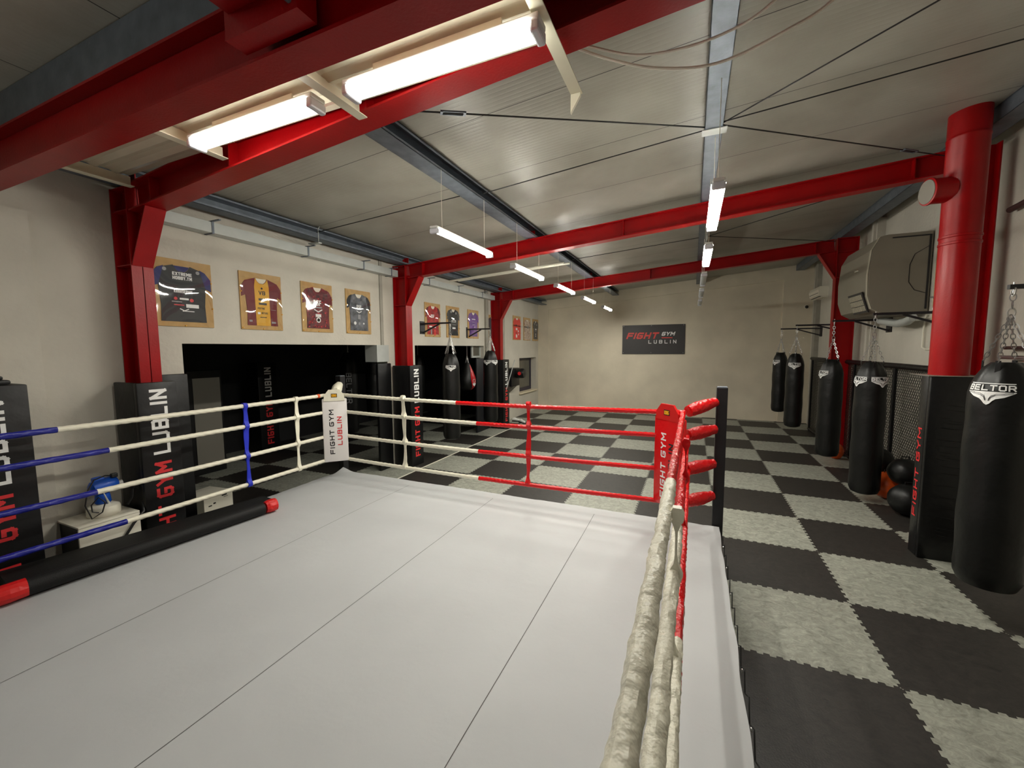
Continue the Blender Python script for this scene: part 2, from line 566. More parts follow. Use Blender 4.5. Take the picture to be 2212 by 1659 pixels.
# letters on a 4 x 6 grid, wide squarish sport lettering
GL = {
    'A': [[(0, 0), (0, 4.5), (1, 6), (3, 6), (4, 4.5), (4, 0)], [(0, 2.6), (4, 2.6)]],
    'B': [[(0, 0), (0, 6), (3.4, 6), (4, 5.4), (4, 3.7), (3.4, 3.1), (0, 3.1)], [(3.4, 3.1), (4, 2.5), (4, 0.6), (3.4, 0), (0, 0)]],
    'C': [[(4, 6), (0.8, 6), (0, 5.2), (0, 0.8), (0.8, 0), (4, 0)]],
    'D': [[(0, 0), (0, 6), (3, 6), (4, 5), (4, 1), (3, 0), (0, 0)]],
    'E': [[(4, 6), (0, 6), (0, 0), (4, 0)], [(0, 3), (3.6, 3)]],
    'F': [[(4, 6), (0, 6), (0, 0)], [(0, 3), (3.6, 3)]],
    'G': [[(4, 6), (0.8, 6), (0, 5.2), (0, 0.8), (0.8, 0), (3.2, 0), (4, 0.8), (4, 2.9), (2, 2.9)]],
    'H': [[(0, 0), (0, 6)], [(4, 0), (4, 6)], [(0, 3), (4, 3)]],
    'I': [[(2, 0), (2, 6)]],
    'J': [[(4, 6), (4, 0.8), (3.2, 0), (0, 0)]],
    'K': [[(0, 0), (0, 6)], [(4, 6), (1.2, 3), (4, 0)], [(0, 3), (1.2, 3)]],
    'L': [[(0, 6), (0, 0), (4, 0)]],
    'M': [[(0, 0), (0, 6), (2, 2.4), (4, 6), (4, 0)]],
    'N': [[(0, 0), (0, 6), (4, 0), (4, 6)]],
    'O': [[(0.8, 0), (0, 0.8), (0, 5.2), (0.8, 6), (3.2, 6), (4, 5.2), (4, 0.8), (3.2, 0), (0.8, 0)]],
    'P': [[(0, 0), (0, 6), (3.2, 6), (4, 5.2), (4, 3.5), (3.2, 2.7), (0, 2.7)]],
    'R': [[(0, 0), (0, 6), (3.2, 6), (4, 5.2), (4, 3.5), (3.2, 2.7), (0, 2.7)], [(2.4, 2.7), (4, 0)]],
    'S': [[(4, 6), (0.8, 6), (0, 5.2), (0, 3.8), (0.8, 3), (3.2, 3), (4, 2.2), (4, 0.8), (3.2, 0), (0, 0)]],
    'T': [[(0, 6), (4, 6)], [(2, 6), (2, 0)]],
    'U': [[(0, 6), (0, 0.8), (0.8, 0), (3.2, 0), (4, 0.8), (4, 6)]],
    'V': [[(0, 6), (2, 0), (4, 6)]],
    'W': [[(0, 6), (0, 0), (2, 3.4), (4, 0), (4, 6)]],
    'X': [[(0, 0), (4, 6)], [(0, 6), (4, 0)]],
    'Y': [[(0, 6), (2, 3), (4, 6)], [(2, 3), (2, 0)]],
    'Z': [[(0, 6), (4, 6), (0, 0), (4, 0)]],
    '.': [[(2, 0), (2, 0.3)]],
}
GW = {'I': 0.24, '.': 0.24, 'M': 1.15, 'W': 1.2}
def text_len(txt, h, wr=1.0, gap=0.28):
    wd = h * 0.78 * wr
    t = 0
    for ch in txt:
        t += wd * 0.55 if ch == ' ' else wd * GW.get(ch, 1.0) + wd * gap
    return t - wd * gap

def lettering(txt, o, ux, uy, n, h, wr, stroke, gap, mt, parent, label=None):
    """one part per word"""
    ux = Vector(ux).normalized()
    x = 0
    for w_ in txt.split(' '):
        m = MB(); m.text(w_, Vector(o) + ux * x, ux, uy, n, h, wr, stroke, gap)
        m.build('lettering', mt, parent, label=label and label + ' ' + w_)
        x += text_len(w_, h, wr, gap) + h * 0.78 * wr * (gap + 0.55)

def tag(o, label, cat, group=None, kind=None):
    o['label'] = label
    o['category'] = cat
    if group:
        o['group'] = group
    if kind:
        o['kind'] = kind
    return o

def thing(name, label, cat, loc, group=None, kind=None):
    o = bpy.data.objects.new(name, None)
    o.empty_display_size = 0.1
    C.objects.link(o)
    o.location = loc
    return tag(o, label, cat, group, kind)

def structure(o, label):
    o['kind'] = 'structure'
    o['label'] = label
    return o

def copy_tree(o, loc, label, group=None):
    c = o.copy()
    C.objects.link(c)
    c.location = loc
    if label:
        c['label'] = label
    if group:
        c['group'] = group
    for ch in list(o.children):
        d = ch.copy()
        C.objects.link(d)
        d.parent = c
        for g in list(ch.children):
            e = g.copy()
            C.objects.link(e)
            e.parent = d
    return c

# ------------------------------------------------------------------ dimensions
XL, XR, YF, YB = -5.3, 3.15, 14.6, -6.0      # left wall, right wall, far wall, back wall
WT = 0.25                                    # wall thickness
def ceil_z(x): return 4.42 + 0.08 * x
def beam_bot(x): return 4.0 + 0.083 * x
def beam_top(x): return 4.25 + 0.08 * x
IXL = -9.3                                   # far side of the dark room behind the openings
OP = 2.34                                    # height of the openings

# ------------------------------------------------------------------ setting
m = MB(); m.box(IXL - 0.2, XR + WT, YB - WT, YF + WT, -0.1, 0.0)
structure(m.build('floor', 'floor'), 'floor of black and grey interlocking puzzle mats in a checkerboard')
bpy.data.objects['floor'].location = (0, 0, 0)
fo = bpy.data.objects['floor']
# keep the mesh in world coordinates so that the tile pattern stays registered
def rebase(o):
    off = o.location.copy() if o.location.length else None
    return off
fo.data.transform(Matrix.Translation(Vector(((IXL - 0.2 + XR + WT) / 2, (YB + YF) / 2, -0.1))))

# left wall, with the two wide openings and the window hole
def wall_x(x0, x1, spans, holes, ztop, name, m_, label):
    """wall in the YZ plane between x0..x1 from spans[0] to spans[1], holes = (y0,y1,z0,z1)"""
    mb = MB()
    ys = sorted(set([spans[0], spans[1]] + [h[0] for h in holes] + [h[1] for h in holes]))
    for a, b in zip(ys[:-1], ys[1:]):
        hs = [h for h in holes if h[0] <= a + 1e-6 and h[1] >= b - 1e-6]
        if not hs:
            mb.box(x0, x1, a, b, 0, ztop)
        else:
            h = hs[0]
            if h[2] > 0:
                mb.box(x0, x1, a, b, 0, h[2])
            mb.box(x0, x1, a, b, h[3], ztop)
    bmesh.ops.remove_doubles(mb.bm, verts=list(mb.bm.verts), dist=1e-5)
    o = mb.build(name, m_)
    return structure(o, label)
wall_x(XL - WT, XL, (YB, YF + WT), [(2.78, 6.2, 0, OP), (7.05, 10.15, 0, OP), (12.7, 14.3, 0.76, 1.94)], 4.3, 'wall_left', 'wall',
       'pale plastered left wall with two wide dark openings')
wall_x(XR, XR + WT, (YB, YF + WT), [], 4.9, 'wall_right', 'wall', 'pale plastered right wall behind the punching bags')
m = MB(); m.box(XL, XR, YF, YF + WT, 0, 4.9)
structure(m.build('wall_far', 'wall_far'), 'large plain beige far wall with the gym sign')
m = MB(); m.box(XL - WT, XR + WT, YB - WT, YB, 0, 4.9)
structure(m.build('wall_back', 'wall'), 'back wall behind the camera')
# raised concrete surround on the far wall (pilasters and sloping head band)
m = MB()
m.prism([(XL + 0.001, 0), (-4.9, 0), (-4.9, 3.68), (2.42, 4.24), (2.42, 0), (XR - 0.001, 0), (XR - 0.001, ceil_z(XR)), (XL + 0.001, ceil_z(XL))], (0, YF - 0.06, 0), (1, 0, 0), (0, 0, 1), (0, 1, 0), 0.06)
structure(m.build('trim_1', 'wall_far'), 'raised concrete band framing the far wall')
# pilasters on the side walls
m = MB(); m.box(XL, XL + 0.02, 6.03, 6.10, OP, 3.95); structure(m.build('trim_2', 'concrete'), 'narrow concrete strip on the left wall before the second red column')
m = MB(); m.box(XL, XL + 0.05, 10.2, 10.36, 2.02, 3.95); structure(m.build('trim_3', 'concrete'), 'narrow concrete strip on the left wall before the third red column')
m = MB(); m.box(XL, XL + 0.14, 10.9, 11.25, 0, 3.95); structure(m.build('trim_4', 'concrete'), 'grey concrete pier right of the third red column')
m = MB(); m.box(XL, XL + 0.12, 0.9, 1.34, 0, 3.5); m.box(XL, XL + 0.05, 1.34, 1.66, 0, 3.46); structure(m.build('trim_5', 'wall'), 'stepped plaster pier on the left wall near the ring')
m = MB(); m.box(XR - 0.1, XR, 5.35, 5.6, 0, 4.6); structure(m.build('trim_6', 'wall'), 'plaster pier on the right wall beside the round red pipe')
m = MB(); m.box(XR - 0.12, XR, 9.75, 9.95, 0, 4.6); m.box(XR - 0.16, XR - 0.12, 9.8, 9.88, 0, 4.6); structure(m.build('trim_7', 'wall'), 'plaster pier on the right wall before the far red column')
m = MB(); m.box(XR - 0.1, XR, 13.7, 13.95, 0, 4.5); structure(m.build('trim_8', 'concrete'), 'plaster pier on the right wall near the far corner')

# main sloping roof and the lower flat roof on the camera's side
def sloped(name, y0, y1, zf, m_, th=0.12, x0=XL - WT, x1=XR + WT):
    mb = MB()
    mb.hexa([(x0, y0, zf(x0)), (x1, y0, zf(x1)), (x1, y1, zf(x1)), (x0, y1, zf(x0)),
             (x0, y0, zf(x0) + th), (x1, y0, zf(x1) + th), (x1, y1, zf(x1) + th), (x0, y1, zf(x0) + th)])
    return mb.build(name, m_)
structure(sloped('ceiling', 1.50, YF + WT, ceil_z, 'roof'), 'sloping sheet-metal roof panels of the hall')
m = MB(); m.box(XL - WT, XR + WT, YB - WT, 1.43, 4.09, 4.20); structure(m.build('ceiling_lower', 'roof2'), 'lower flat roof panels above the near end')
m = MB(); m.box(XL - WT, XR + WT, 1.43, 1.50, 4.09, 4.9); structure(m.build('wall_upstand', 'zinc_light'), 'sheet upstand between the low and the high roof')

# dark room behind the openings
m = MB()
m.box(IXL - 0.2, IXL, 0.6, 13.0, 0, 2.9); m.box(IXL, XL - WT, 0.5, 0.6, 0, 2.9); m.box(IXL, XL - WT, 12.3, 12.4, 0, 2.9)
structure(m.build('wall_inner', 'dark_wall'), 'black walls of the unlit room behind the openings')
m = MB(); m.box(IXL - 0.2, XL - WT, 0.5, 13.0, 2.72, 2.8); structure(m.build('ceiling_inner', 'dark_wall'), 'black ceiling of the unlit room')

# white divider line on the floor
m = MB(); m.box(-4.676, -4.652, 4.9, 11.4, 0.0, 0.006); structure(m.build('trim_9', 'white_plastic'), 'thin white strip between the floor mats along the left side')

# window at the far end of the left wall
w = thing('window_1', 'small dark framed window in a deep recess at the far end of the left wall', 'window', (XL - WT, 13.5, 0.76), kind='structure')
m = MB()
xf = XL - 0.2
m.box(xf - 0.05, xf, 12.7, 12.8, 0.76, 1.94); m.box(xf - 0.05, xf, 14.2, 14.3, 0.76, 1.94)
m.box(xf - 0.05, xf, 12.8, 14.2, 1.84, 1.94); m.box(xf - 0.05, xf, 12.8, 14.2, 0.76, 0.88)
m.build('window_frame', 'frame_navy', w)
m = MB(); m.box(xf - 0.035, xf - 0.02, 12.8, 14.2, 0.88, 1.84); m.build('window_pane', 'dusty_glass', w)
m = MB(); m.box(XL - 0.2, XL + 0.06, 12.66, 14.3, 0.72, 0.765, 0.008); m.build('window_sill', 'sill', w)

# small hatch with a light frame in the head of the second opening
w = thing('window_2', 'small hatch with pale frame in the upper corner of the second opening', 'window', (XL - 0.12, 9.9, 2.03), kind='structure')
m = MB(); m.box(XL - 0.14, XL - 0.1, 9.66, 9.72, 2.02, 2.33); m.box(XL - 0.14, XL - 0.1, 10.09, 10.15, 2.02, 2.33); m.box(XL - 0.14, XL - 0.1, 9.72, 10.09, 2.02, 2.07)
m.build('window_frame', 'zinc_light', w)
m = MB(); m.box(XL - 0.13, XL - 0.12, 9.72, 10.09, 2.07, 2.33); m.build('window_pane', 'dusty_glass', w)
# concrete corbel under the lintel before the second column
m = MB(); m.box(XL - 0.24, XL - 0.0, 5.88, 6.2, 2.03, OP); m.box(XL, XL + 0.04, 5.88, 6.2, 2.03, OP)
structure(m.build('trim_10', 'zinc_light'), 'pale grey concrete block under the lintel beside the second red column')

# ------------------------------------------------------------------ steel frames
def i_section(mb, a, b, h, bf, tf=0.012, tw=0.008, upv=(0, 0, 1)):
    """I-beam from a to b (bottom centre line), height h, flange width bf"""
    a, b = Vector(a), Vector(b)
    d = (b - a).normalized()
    u = Vector(upv)
    u = (u - d * u.dot(d)).normalized()
    for off, w_, hh in ((tf / 2, bf, tf), (h / 2, tw, h - 2 * tf), (h - tf / 2, bf, tf)):
        mb.bar(a + u * off, b + u * off, w_, hh, u)

FR = [(2.33, 'nearest'), (6.5, 'second'), (10.68, 'third')]
BX0, BX1 = -5.27, 2.64
for i, (y, which) in enumerate(FR):
    lab = ['red steel roof beam nearest the ring, lit by the two tube lamps', 'red steel roof beam crossing the middle of the hall', 'red steel roof beam farthest from the ring'][i]
    t = thing('roof_beam', lab, 'beam', (0, y, beam_bot(0)), 'red steel roof beams')
    m = MB(); i_section(m, (BX0 + 0.32, y, beam_bot(BX0 + 0.32)), (BX1, y, beam_bot(BX1)), 0.25, 0.2 if i == 0 else 0.16, 0.014, 0.01)
    m.build('beam', 'red_steel', t)
    m = MB()
    for x in ([-4.62, -3.47, -2.04] if i == 0 else [-4.62, -1.0, 2.3]):
        m.box(x - 0.006, x + 0.006, y - 0.078, y + 0.078, beam_bot(x) + 0.012, beam_bot(x) + 0.236)
    m.build('stiffener', 'red_steel', t)
    m = MB()
    for x in (-5.02, -2.47, 0.12, 2.8):
        zt = beam_top(x)
        m.box(x - 0.05, x + 0.05, y - 0.02, y - 0.01, zt - 0.01, zt + 0.13)
        m.box(x - 0.05, x - 0.04, y - 0.06, y + 0.06, zt - 0.01, zt + 0.10)
    m.build('purlin_cleat', 'red_steel', t)

def column(y, side, lab, zt, haunch=True):
    """H column against the side wall with a sloping haunch flange"""
    s = 1 if side < 0 else -1
    xf = -5.0 if side < 0 else 2.66          # room-side flange face
    xb = -5.29 if side < 0 else 3.02
    t = thing('steel_column', lab, 'column', ((xf + xb) / 2, y, 0), 'red steel columns')
    m = MB()
    m.box(min(xb, xb + s * 0.013), max(xb, xb + s * 0.013), y - 0.09, y + 0.09, 0, zt)
    m.box(min(xf, xf - s * 0.013), max(xf, xf - s * 0.013), y - 0.09, y + 0.09, 0, zt)
    m.box(min(xb, xf), max(xb, xf), y - 0.0035, y + 0.0035, 0, zt)
    m.build('shaft', 'red_steel', t)
    if not haunch:
        return t
    m = MB()
    zh = beam_bot(xf + s * 0.3)
    m.prism([(xf, zh - 0.52), (xf + s * 0.30, zh), (xf, zh + 0.05)], (0, y - 0.006, 0), (1, 0, 0), (0, 0, 1), (0, 1, 0), 0.012)
    a, b = V(xf - s * 0.0, y, zh - 0.52), V(xf + s * 0.30, y, zh)
    m.bar(a, b, 0.17, 0.013, (1, 0, 0))
    for zz in (zh + 0.0, zh - 0.52, zt - 0.014):
        m.box(min(xb, xf) + 0.002, max(xb, xf) - 0.002, y - 0.085, y + 0.085, zz, zz + 0.012)
    m.build('haunch', 'red_steel', t)
    return t
column(2.33, -1, 'red steel column by the left wall nearest the ring, haunched at the top', beam_top(-5.15))
column(6.5, -1, 'red steel column between the two dark openings on the left wall', beam_top(-5.15))
column(10.68, -1, 'red steel column on the left wall before the window', beam_top(-5.15))
column(6.5, 1, 'red steel column half hidden behind the round red pipe', beam_top(2.9), False)
column(10.68, 1, 'red steel column on the right wall past the grey air unit', beam_top(2.9))

# the horizontal beam over the near end, with the beam that meets it overhead
t = thing('roof_beam', 'red steel beam running level right above the tube lamps, closest to the camera', 'beam', (0, 1.43, 3.565), 'red steel roof beams')
m = MB(); i_section(m, (XL + 0.02, 1.43, 3.565), (XR - 0.02, 1.43, 3.565), 0.295, 0.16, 0.016, 0.01); m.build('beam', 'red_steel', t)
t = thing('roof_beam', 'red steel beam coming from behind the camera to meet the level beam overhead', 'beam', (-1.68, -2, 3.7), 'red steel roof beams')
m = MB(); m.box(-1.90, -1.46, 1.25, 1.345, 3.60, 3.855); m.build('end_plate', 'red_steel', t)
m = MB(); i_section(m, (-1.68, YB + 0.05, 3.70), (-1.68, 1.25, 3.70), 0.30, 0.38, 0.016, 0.012); m.build('beam', 'red_steel', t)
m = MB()
for z in (3.64, 3.68):
    m.lathe((-1.50, 1.23, z), [(0.014, 0), (0.014, 0.03)], 6, (0, 1, 0))
m.build('bolt', 'zinc', t)

# purlins
def purlin(x, w_, lab, y0=1.51, y1=YF - 0.07):
    m = MB()
    z0, z1 = beam_top(x) + 0.005, ceil_z(x) - 0.002
    m.box(x - w_ / 2, x + w_ / 2, y0, y1, z0, z0 + 0.004)
    m.box(x - w_ / 2, x - w_ / 2 + 0.004, y0, y1, z0, z1)
    m.box(x - w_ / 2, x + w_ / 2, y0, y1, z1 - 0.02, z1 - 0.014)
    m.box(x + w_ / 2 - 0.004, x + w_ / 2, y0, y1, z0, z0 + 0.025)
    m.box(x + w_ / 2 - 0.004, x + w_ / 2, y0, y1, z1 - 0.04, z1 - 0.014)
    tag(m.build('purlin', 'zinc'), lab, 'purlin', 'galvanised purlins under the roof')
purlin(-5.06, 0.2, 'galvanised purlin along the top of the left wall')
purlin(-2.47, 0.2, 'galvanised purlin left of the middle, between the wall and the right lamp row')
purlin(0.12, 0.15, 'galvanised purlin straight above the two lit lamps on the right')
purlin(2.8, 0.2, 'galvanised purlin next to the right wall')
m = MB(); m.box(XL + 0.02, XR - 0.02, 1.36, 1.365, 3.865, 4.085); m.box(XL + 0.02, XR - 0.02, 1.365, 1.42, 3.865, 3.872)
tag(m.build('purlin', 'zinc'), 'galvanised channel lying on the level red beam near the camera', 'purlin', 'galvanised purlins under the roof')

# cream angle struts between the near beams
for k, x in enumerate((-4.83, -3.47, -2.04, -0.70)):
    m = MB()
    y1 = 2.225 if k < 3 else 2.62
    y0 = 1.50
    zz = min(3.82, beam_bot(x) - 0.01) if k == 3 else 3.78
    m.box(x - 0.035, x + 0.035, y0, y1, zz, zz + 0.006)
    m.box(x - 0.035, x - 0.029, y0, y1, zz + 0.006, zz + (0.10 if k < 3 else 0.07))
    if k == 3:
        m.prism([(0, 0), (0.06, 0), (0.06, -0.015), (0, -0.11)], (x - 0.035, 2.60, zz), (1, 0, 0), (0, 0, 1), (0, 1, 0), 0.02)
    lab = ['cream steel strut at the top of the nearest red column', 'cream steel strut at the left end of the shorter-looking tube lamp', 'cream steel strut between the two tube lamps', 'cream steel strut with a cut free end right of the tube lamps'][k]
    tag(m.build('strut', 'cream'), lab, 'strut', 'cream struts between the near beams')

# tension rods
def rod(a, b, r=0.006, tb=None, lab='', mt='dark_cable'):
    t = thing('brace_rod', lab, 'rod', a, 'roof brace rods')
    m = MB(); m.tube([a, b], r, 6); m.build('rod', mt, t)
    if tb:
        a, b = Vector(a), Vector(b)
        p = a.lerp(b, tb); d = (b - a).normalized(); s_ = d.cross(Vector((0, 0, 1))).normalized()
        m = MB()
        for q in (-1, 1):
            m.bar(p - d * 0.09 + s_ * 0.022 * q, p + d * 0.09 + s_ * 0.022 * q, 0.008, 0.012)
            m.bar(p + d * 0.09 * q - s_ * 0.024, p + d * 0.09 * q + s_ * 0.024, 0.02, 0.014)
        m.build('turnbuckle', 'zinc', t)
ND = (0.17, 4.42, 4.31)
rod(ND, (2.6, 6.35, 4.36), 0.007, 0.78, 'brace rod with turnbuckle running from the middle node to the round red pipe')
rod((0.05, 4.42, 4.31), (-2.2, 2.5, 4.02), 0.007, 0.80, 'brace rod with turnbuckle running to the nearest red beam')
rod(ND, (2.6, 2.5, 4.42), 0.006, None, 'brace rod fanning from the middle node to the upper right')
rod((0.2, 4.42, 4.33), (3.0, 4.42, 4.55), 0.006, None, 'straight tie rod crossing the roof right of the middle node')
rod((0.05, 4.45, 4.30), (-2.37, 4.55, 4.12), 0.006, None, 'straight tie rod between the middle and the left purlin')
rod((-2.58, 4.45, 4.10), (-4.96, 4.4, 3.93), 0.006, None, 'straight tie rod between the left purlin and the wall purlin')
rod((0.2, 8.6, 4.31), (2.6, 10.5, 4.4), 0.006, None, 'brace rod behind the middle beam towards the far right column')
rod((0.2, 8.6, 4.31), (2.6, 6.7, 4.4), 0.006, None, 'brace rod behind the middle beam towards the near right column')
rod((-2.37, 8.6, 4.12), (0.05, 8.6, 4.30), 0.006, None, 'straight tie rod behind the middle beam')
t = thing('hanger_rod', 'thin vertical hanger rod dropping to the duct along the left wall', 'rod', (-5.12, 4.4, 3.8))
m = MB(); m.tube([(-4.9, 4.4, 4.0), (-4.93, 4.4, 3.98), (-4.93, 4.4, 3.80)], 0.006, 6); m.build('rod', 'zinc_light', t)
m = MB(); m.box(-5.1, -4.9, 4.37, 4.43, 3.77, 3.785); m.build('bracket', 'zinc_light', t)
m = MB()
m.box(0.02, 0.23, 4.36, 4.48, 4.255, 4.262)
tag(m.build('node_plate', 'zinc_light'), 'small steel node plate where the brace rods meet on the middle purlin', 'plate')

# white duct along the left wall top
t = thing('cable_duct', 'long pale rectangular duct strapped along the top of the left wall', 'duct', (-5.2, 6.3, 3.6))
m = MB()
for a, b in ((2.45, 6.38), (6.62, 10.55)):
    m.box(-5.28, -5.14, a, b, 3.62, 3.74)
m.build('duct_body', 'zinc_light', t)
for y in (3.1, 4.4, 5.5, 6.2, 7.4, 8.6, 9.8):
    m = MB()
    m.box(-5.285, -5.0, y - 0.012, y + 0.012, 3.745, 3.757); m.box(-5.286, -5.134, y - 0.012, y + 0.012, 3.61, 3.745)
    m.build('strap', 'zinc', t)
for k, (y, za, zb) in enumerate(((8.35, 3.83, 4.0), (7.95, 3.76, 3.93))):
    m = MB(); m.tube([(-5.0, y, za), (-2.36, y, zb)], 0.022, 8)
    tag(m.build('white_pipe', 'cable', smooth=True), ['farther of two white pipes bridging the left purlins', 'nearer of two white pipes bridging the left purlins'][k], 'pipe', 'white pipes under the roof')

# loose white cables hanging from the strut end
def sag(a, b, n, dz, side=0):
    a, b = Vector(a), Vector(b)
    out = []
    for i in range(n + 1):
        q = i / n
        p = a.lerp(b, q)
        p.z -= 4 * dz * q * (1 - q)
        p.x += side * math.sin(PI * q)
        out.append(p)
    return out
def spline(P, n=8):
    P = [Vector(p) for p in P]
    out = []
    for i in range(len(P) - 1):
        p0, p1, p2, p3 = P[max(0, i - 1)], P[i], P[i + 1], P[min(len(P) - 1, i + 2)]
        for k in range(n):
            t_ = k / n
            out.append(0.5 * ((2 * p1) + (p2 - p0) * t_ + (2 * p0 - 5 * p1 + 4 * p2 - p3) * t_ ** 2 + (3 * p1 - p0 - 3 * p2 + p3) * t_ ** 3))
    out.append(P[-1])
    return out
m = MB(); m.tube(spline([(-0.74, 2.59, 4.1), (-0.52, 2.74, 4.05), (-0.246, 2.865, 4.0), (0.085, 2.93, 3.98), (0.41, 2.87, 4.02), (0.66, 2.83, 4.12), (0.98, 2.75, 4.47)]), 0.009, 6)
tag(m.build('loose_cable', 'cable', smooth=True), 'lower of two loose white cables looping under the roof', 'cable', 'loose white cables')
m = MB(); m.tube(spline([(-0.74, 2.56, 4.12), (-0.62, 2.64, 4.09), (-0.32, 2.77, 4.04), (0.078, 2.80, 4.05), (0.38, 2.71, 4.12), (0.72, 2.6, 4.46)]), 0.008, 6)
tag(m.build('loose_cable', 'cable', smooth=True), 'upper of two loose white cables looping under the roof', 'cable', 'loose white cables')

# ------------------------------------------------------------------ lamps
def batten(name, x, y, z, L, along, lit, lab, group, near=False, hang=None, w_=0.10, h_=0.075):
    t = thing(name, lab, 'lamp', (x, y, z), group)
    d = V(1, 0, 0) if along == 'x' else V(0, 1, 0)
    s_ = V(0, 1, 0) if along == 'x' else V(1, 0, 0)
    c = V(x, y, z)
    m = MB(); m.obox(c + V(0, 0, h_ * 0.80), d, s_, V(0, 0, 1), L / 2, w_ * 0.42, h_ * 0.18, 0.008); m.build('housing', 'lamp_body', t)
    m = MB()
    prof = []
    for a in range(9):
        an = PI + PI * a / 8
        prof.append((math.cos(an) * w_ / 2, math.sin(an) * h_ * (0.62 if near else 0.40)))
    m.prism([(p[0], p[1] + h_ * 0.60) for p in prof], c - d * (L / 2 - 0.045), s_, V(0, 0, 1), d, L - 0.09)
    m.build('diffuser', ('tube_near' if near else 'tube_far') if lit else 'lamp_off', t, smooth=True)
    for e in (-1, 1):
        m = MB(); m.obox(c + d * e * (L / 2 - 0.022) + V(0, 0, h_ * 0.3), d, s_, V(0, 0, 1), 0.022, w_ * 0.47, h_ * 0.34, 0.012); m.build('end_cap', 'clear_end', t)
    if hang:
        for e in (-1, 1):
            p = c + d * e * (L / 2 - 0.16)
            zt = hang
            m = MB(); m.tube([p + V(0, 0, h_), V(p.x, p.y, zt)], 0.0025, 5); m.build('hanging_wire', 'cable', t)
    return t
g = 'tube lamps between the near beams'
batten('tube_lamp', -2.755, 1.95, 3.72, 1.24, 'x', True, 'bright tube lamp on the left, between the level beam and the nearest sloping beam', g, True, w_=0.13, h_=0.085)
batten('tube_lamp', -1.29, 1.95, 3.72, 1.20, 'x', True, 'bright tube lamp on the right, the largest in view', g, True, w_=0.13, h_=0.085)
# ribbed cream sheet closing the strip above the two near lamps
m = MB()
yy = [1.52 + 0.70 * k / 14 for k in range(15)]
prof = [(yy[k], 3.872 + (0.018 if k % 3 else 0.0)) for k in range(15)]
prof = prof + [(2.22, 3.905), (1.52, 3.905)]
m.prism(prof, (-4.86, 0, 0), (0, 1, 0), (0, 0, 1), (1, 0, 0), 4.13)
tag(m.build('ribbed_sheet', 'roof_sheet'), 'ribbed cream sheet above the two big tube lamps between the near beams', 'sheet')
for x, lab in ((-2.755, 'slim carrier rail above the left one of the two big tube lamps'), (-1.30, 'slim carrier rail above the right one of the two big tube lamps')):
    m = MB(); m.box(x - 0.40, x + 0.40, 1.944, 1.956, 3.80, 3.868)
    tag(m.build('carrier_rail', 'cream'), lab, 'rail', 'carrier rails of the near lamps')
g = 'pendant batten lamps in the left row'
labs = ['nearest lit batten lamp of the left hanging row', 'second lit batten lamp from the near end of the left row', 'middle lit batten lamp of the left hanging row', 'fourth lit batten lamp of the left hanging row', 'farthest lit batten lamp of the left row, before the far wall']
for k, y in enumerate((3.50, 5.45, 7.45, 9.5, 11.85)):
    batten('pendant_lamp', -2.37, y + 0.62, 3.40, 1.25, 'y', True, labs[k], g, hang=4.062)
g = 'batten lamps in the right row'
labs = ['nearest lit batten lamp under the middle purlin', 'second lit batten lamp under the middle purlin', 'first unlit batten lamp beyond the two lit ones', 'middle unlit batten lamp in the right row', 'farthest unlit batten lamp in the right row']
for k, y in enumerate((3.45, 5.45, 7.5, 9.5, 11.5)):
    batten('pendant_lamp', 0.14, y + 0.62, 3.42, 1.25, 'y', k < 2, labs[k], g, hang=4.262)
# lamps of the near end, behind the camera
for x, y, lab in ((-3.2, -0.7, 'tube lamp on the low roof behind the camera, left'), (0.6, -1.2, 'tube lamp on the low roof behind the camera, right'), (-1.2, -3.4, 'tube lamp on the low roof behind the camera, far back')):
    batten('tube_lamp', x, y, 3.95, 1.27, 'x', True, lab, 'tube lamps behind the camera', True, hang=4.09, w_=0.12, h_=0.08)

# ------------------------------------------------------------------ boxing ring
ZC = 0.45
RX0, RX1, RY0, RY1 = -4.80, 0.30, -0.55, 4.55
m = MB(); m.box(RX0 + 0.03, RX1 - 0.03, RY0 + 0.03, RY1 - 0.03, 0.0, ZC - 0.02)
tag(m.build('ring_platform', 'skirt'), 'low black platform of the boxing ring under the grey canvas', 'platform')
t = thing('ring_canvas', 'light grey canvas stretched over the boxing ring floor', 'canvas', ((RX0 + RX1) / 2, (RY0 + RY1) / 2, ZC - 0.15))
m = MB()
xs = [RX0 + (RX1 - RX0) * i / 100 for i in range(101)]
ys = [RY0 + (RY1 - RY0) * i / 100 for i in range(101)]
def czh(x, y):
    z = ZC + 0.0035 * noise.noise(Vector((x * 1.3, y * 1.3, 0))) + 0.0018 * noise.noise(Vector((x * 5, y * 2.0, 3)))
    dx = min(RX1 - x, x - RX0); dy = RY1 - y
    dd = min(dx, dy, y - RY0)
    if dd < 0.11:
        z -= 0.014 * (1 - max(0, dd) / 0.11) - 0.004 * noise.noise(Vector((x * 9, y * 9, 1)))
    # corner flap lifted at the far left corner
    c = math.hypot(x - RX0, y - RY1)
    if c < 0.16:
        z += 0.05 * (1 - c / 0.16)
    for (a, b) in ((0.279, 4.5), (-4.77, 4.5)):
        c = math.hypot(x - a, y - b)
        if 0.05 < c < 0.6:
            an = math.atan2(y - b, x - a)
            z += 0.004 * math.sin(an * 22) * (1 - c / 0.6)
    return z
grid = []
for j, y in enumerate(ys):
    row = []
    for i, x in enumerate(xs):
        ex = 0.012 * noise.noise(Vector((y * 3.1, 7, 0))) if i in (0, 100) else 0
        ey = 0.012 * noise.noise(Vector((x * 3.1, 2, 0))) if j in (0, 100) else 0
        row.append(m.bm.verts.new((x + ex, y + ey, czh(x, y))))
    grid.append(row)
